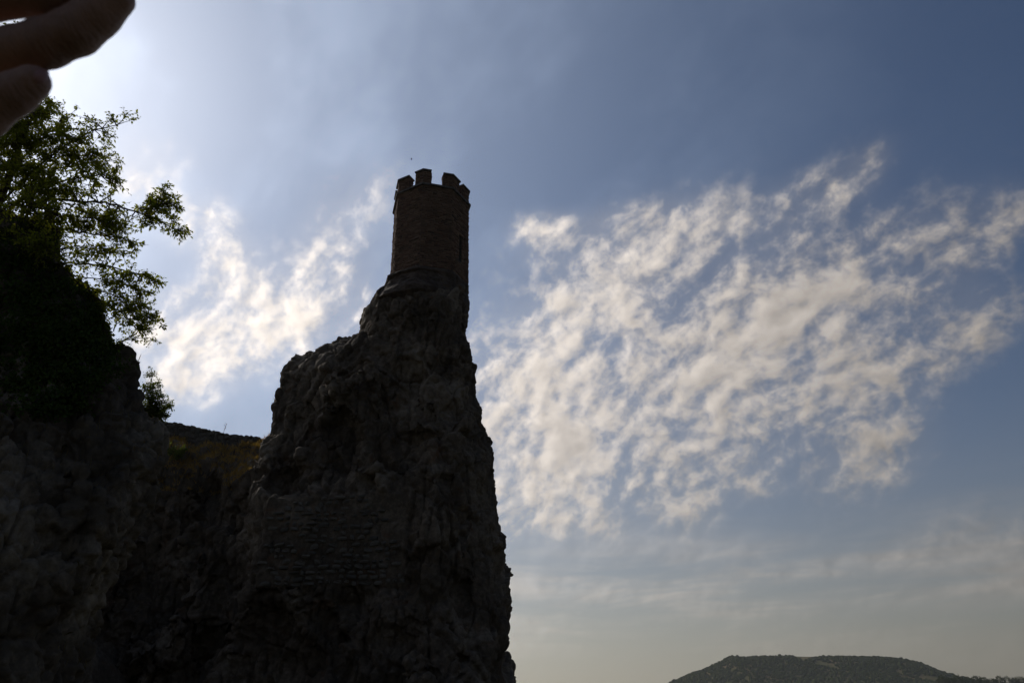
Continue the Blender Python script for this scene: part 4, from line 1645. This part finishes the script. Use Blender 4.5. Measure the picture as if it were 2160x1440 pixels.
Vh, Qh = hand_mesh()
m_s, t_s, b_s, _ = material('skin')
co = t_s.n('ShaderNodeNewGeometry').outputs['Position']
t_s.put(b_s.inputs['Base Color'], t_s.mix(t_s.noise(co, 120, 5, .6), (.19, .105, .075, 1), (.27, .15, .11, 1)))
b_s.inputs['Roughness'].default_value = .5
b_s.inputs['Specular IOR Level'].default_value = .3
b_s.inputs['Subsurface Weight'].default_value = .06
b_s.inputs['Subsurface Radius'].default_value = (1.0, .3, .15)
b_s.inputs['Subsurface Scale'].default_value = .004
bpn = t_s.n('ShaderNodeBump')
bpn.inputs['Distance'].default_value = .0006
ax_ = (PD(160, 66, .337) - PD(30, 108, .338)).normalized()            # along the fingers
pe_ = ax_.orthogonal().normalized()
pf_ = ax_.cross(pe_)
cc_ = t_s.n('ShaderNodeCombineXYZ')
t_s.put(cc_.inputs[0], t_s.m('MULTIPLY', t_s.v('DOT_PRODUCT', co, tuple(ax_), out=1), 900.0))
t_s.put(cc_.inputs[1], t_s.m('MULTIPLY', t_s.v('DOT_PRODUCT', co, tuple(pe_), out=1), 120.0))
t_s.put(cc_.inputs[2], t_s.m('MULTIPLY', t_s.v('DOT_PRODUCT', co, tuple(pf_), out=1), 120.0))
wr1 = t_s.noise(cc_.outputs[0], 1.0, 3, .5, .5)
nearj = None
for (ja, jb, jd, jr) in ((95, 92, .337, .012), (165, 64, .337, .009), (95, -16, .341, .012), (32, 204, .318, .010)):
    dj = t_s.v('DISTANCE', co, tuple(PD(ja, jb, jd - .008)), out=1)
    g_ = t_s.m('EXPONENT', t_s.m('MULTIPLY', t_s.m('POWER', t_s.m('DIVIDE', dj, jr), 2.0), -1.0))
    nearj = g_ if nearj is None else t_s.m('ADD', nearj, g_)
bpn.inputs['Distance'].default_value = .0016
t_s.put(bpn.inputs['Height'], t_s.m('ADD', t_s.m('MULTIPLY', t_s.noise(co, 500, 4, .6), .35), t_s.m('MULTIPLY', wr1, t_s.m('ADD', .25, t_s.m('MULTIPLY', nearj, 1.6)))))
t_s.put(b_s.inputs['Normal'], bpn.outputs[0])
hand_root = empty('hand', tuple(PD(-350, 100, .34)), 'raised hand shading the lens from the sun, fingers close together, in the top left corner', 'hand')
hm = link('hand_skin', np_mesh('hand_skin', Vh, Qh, True), m_s, hand_root)
hm.matrix_parent_inverse = Matrix.Translation(hand_root.location).inverted()


def nail(cx, cy, ra, rb, ang, name='nail'):
    """A curved plate lying on the skin, found by walking the view ray to the finger."""
    mb = MB()
    nr, ns = 5, 18
    ring_pts = []
    for j in range(nr + 1):
        for i in range(ns):
            th = 2 * math.pi * i / ns
            q = j / nr
            u, v = ra * q * math.cos(th), rb * q * math.sin(th)
            px = cx + u * math.cos(ang) - v * math.sin(ang)
            py = cy + u * math.sin(ang) + v * math.cos(ang)
            ring_pts.append((px, py))
    dirs = np.array([tuple(ray(a, b)) for a, b in ring_pts])
    t = np.full(len(dirs), .26)
    o_ = np.array(tuple(CAM_LOC))
    for _ in range(40):
        d = hand_sdf(o_ + dirs * t[:, None])
        t = np.minimum(t + d * .8, .36)
    lift = np.array([.0008 * (1 - (j / nr) ** 4) - .0002 for j in range(nr + 1) for i in range(ns)])
    v = o_ + dirs * (t - lift)[:, None]
    f = [(j * ns + i, j * ns + (i + 1) % ns, (j + 1) * ns + (i + 1) % ns, (j + 1) * ns + i) for j in range(nr) for i in range(ns)]
    mb.add(v.tolist(), f)
    m_n = plain('finger_nail', (.24, .125, .115), .4, 60, .1, .0003)
    o = mb.build(name, m_n, hand_root, True)
    o.matrix_parent_inverse = Matrix.Translation(hand_root.location).inverted()


nail(87, 161, 19, 15, R(-40))


# ------------------------------------------------------------------ the air
zt_ = float(hz.max()) + 30
mb = MB()
bx = (-2500, 3600, -600, 3700, -1.5, zt_)
v = [(x, y, z) for z in bx[4:] for (x, y) in ((bx[0], bx[2]), (bx[1], bx[2]), (bx[1], bx[3]), (bx[0], bx[3]))]
mb.add(v, [(3, 2, 1, 0), (4, 5, 6, 7), (0, 1, 5, 4), (1, 2, 6, 5), (2, 3, 7, 6), (3, 0, 4, 7)])
m_a = bpy.data.materials.new('haze')
m_a.use_nodes = True
ta = NT(m_a.node_tree)
for nd in list(m_a.node_tree.nodes):
    if nd.type != 'OUTPUT_MATERIAL':
        m_a.node_tree.nodes.remove(nd)
pv = ta.n('ShaderNodeVolumePrincipled')
pv.inputs['Color'].default_value = (.85, .88, .92, 1)
pv.inputs['Density'].default_value = 0.00005
pv.inputs['Anisotropy'].default_value = 0.5
m_a.node_tree.links.new(pv.outputs[0], [n for n in m_a.node_tree.nodes if n.type == 'OUTPUT_MATERIAL'][0].inputs['Volume'])
hz_o = mb.build('haze', m_a)
tag(hz_o, 'thin haze in the air', kind='stuff')
bpy.context.view_layer.update()
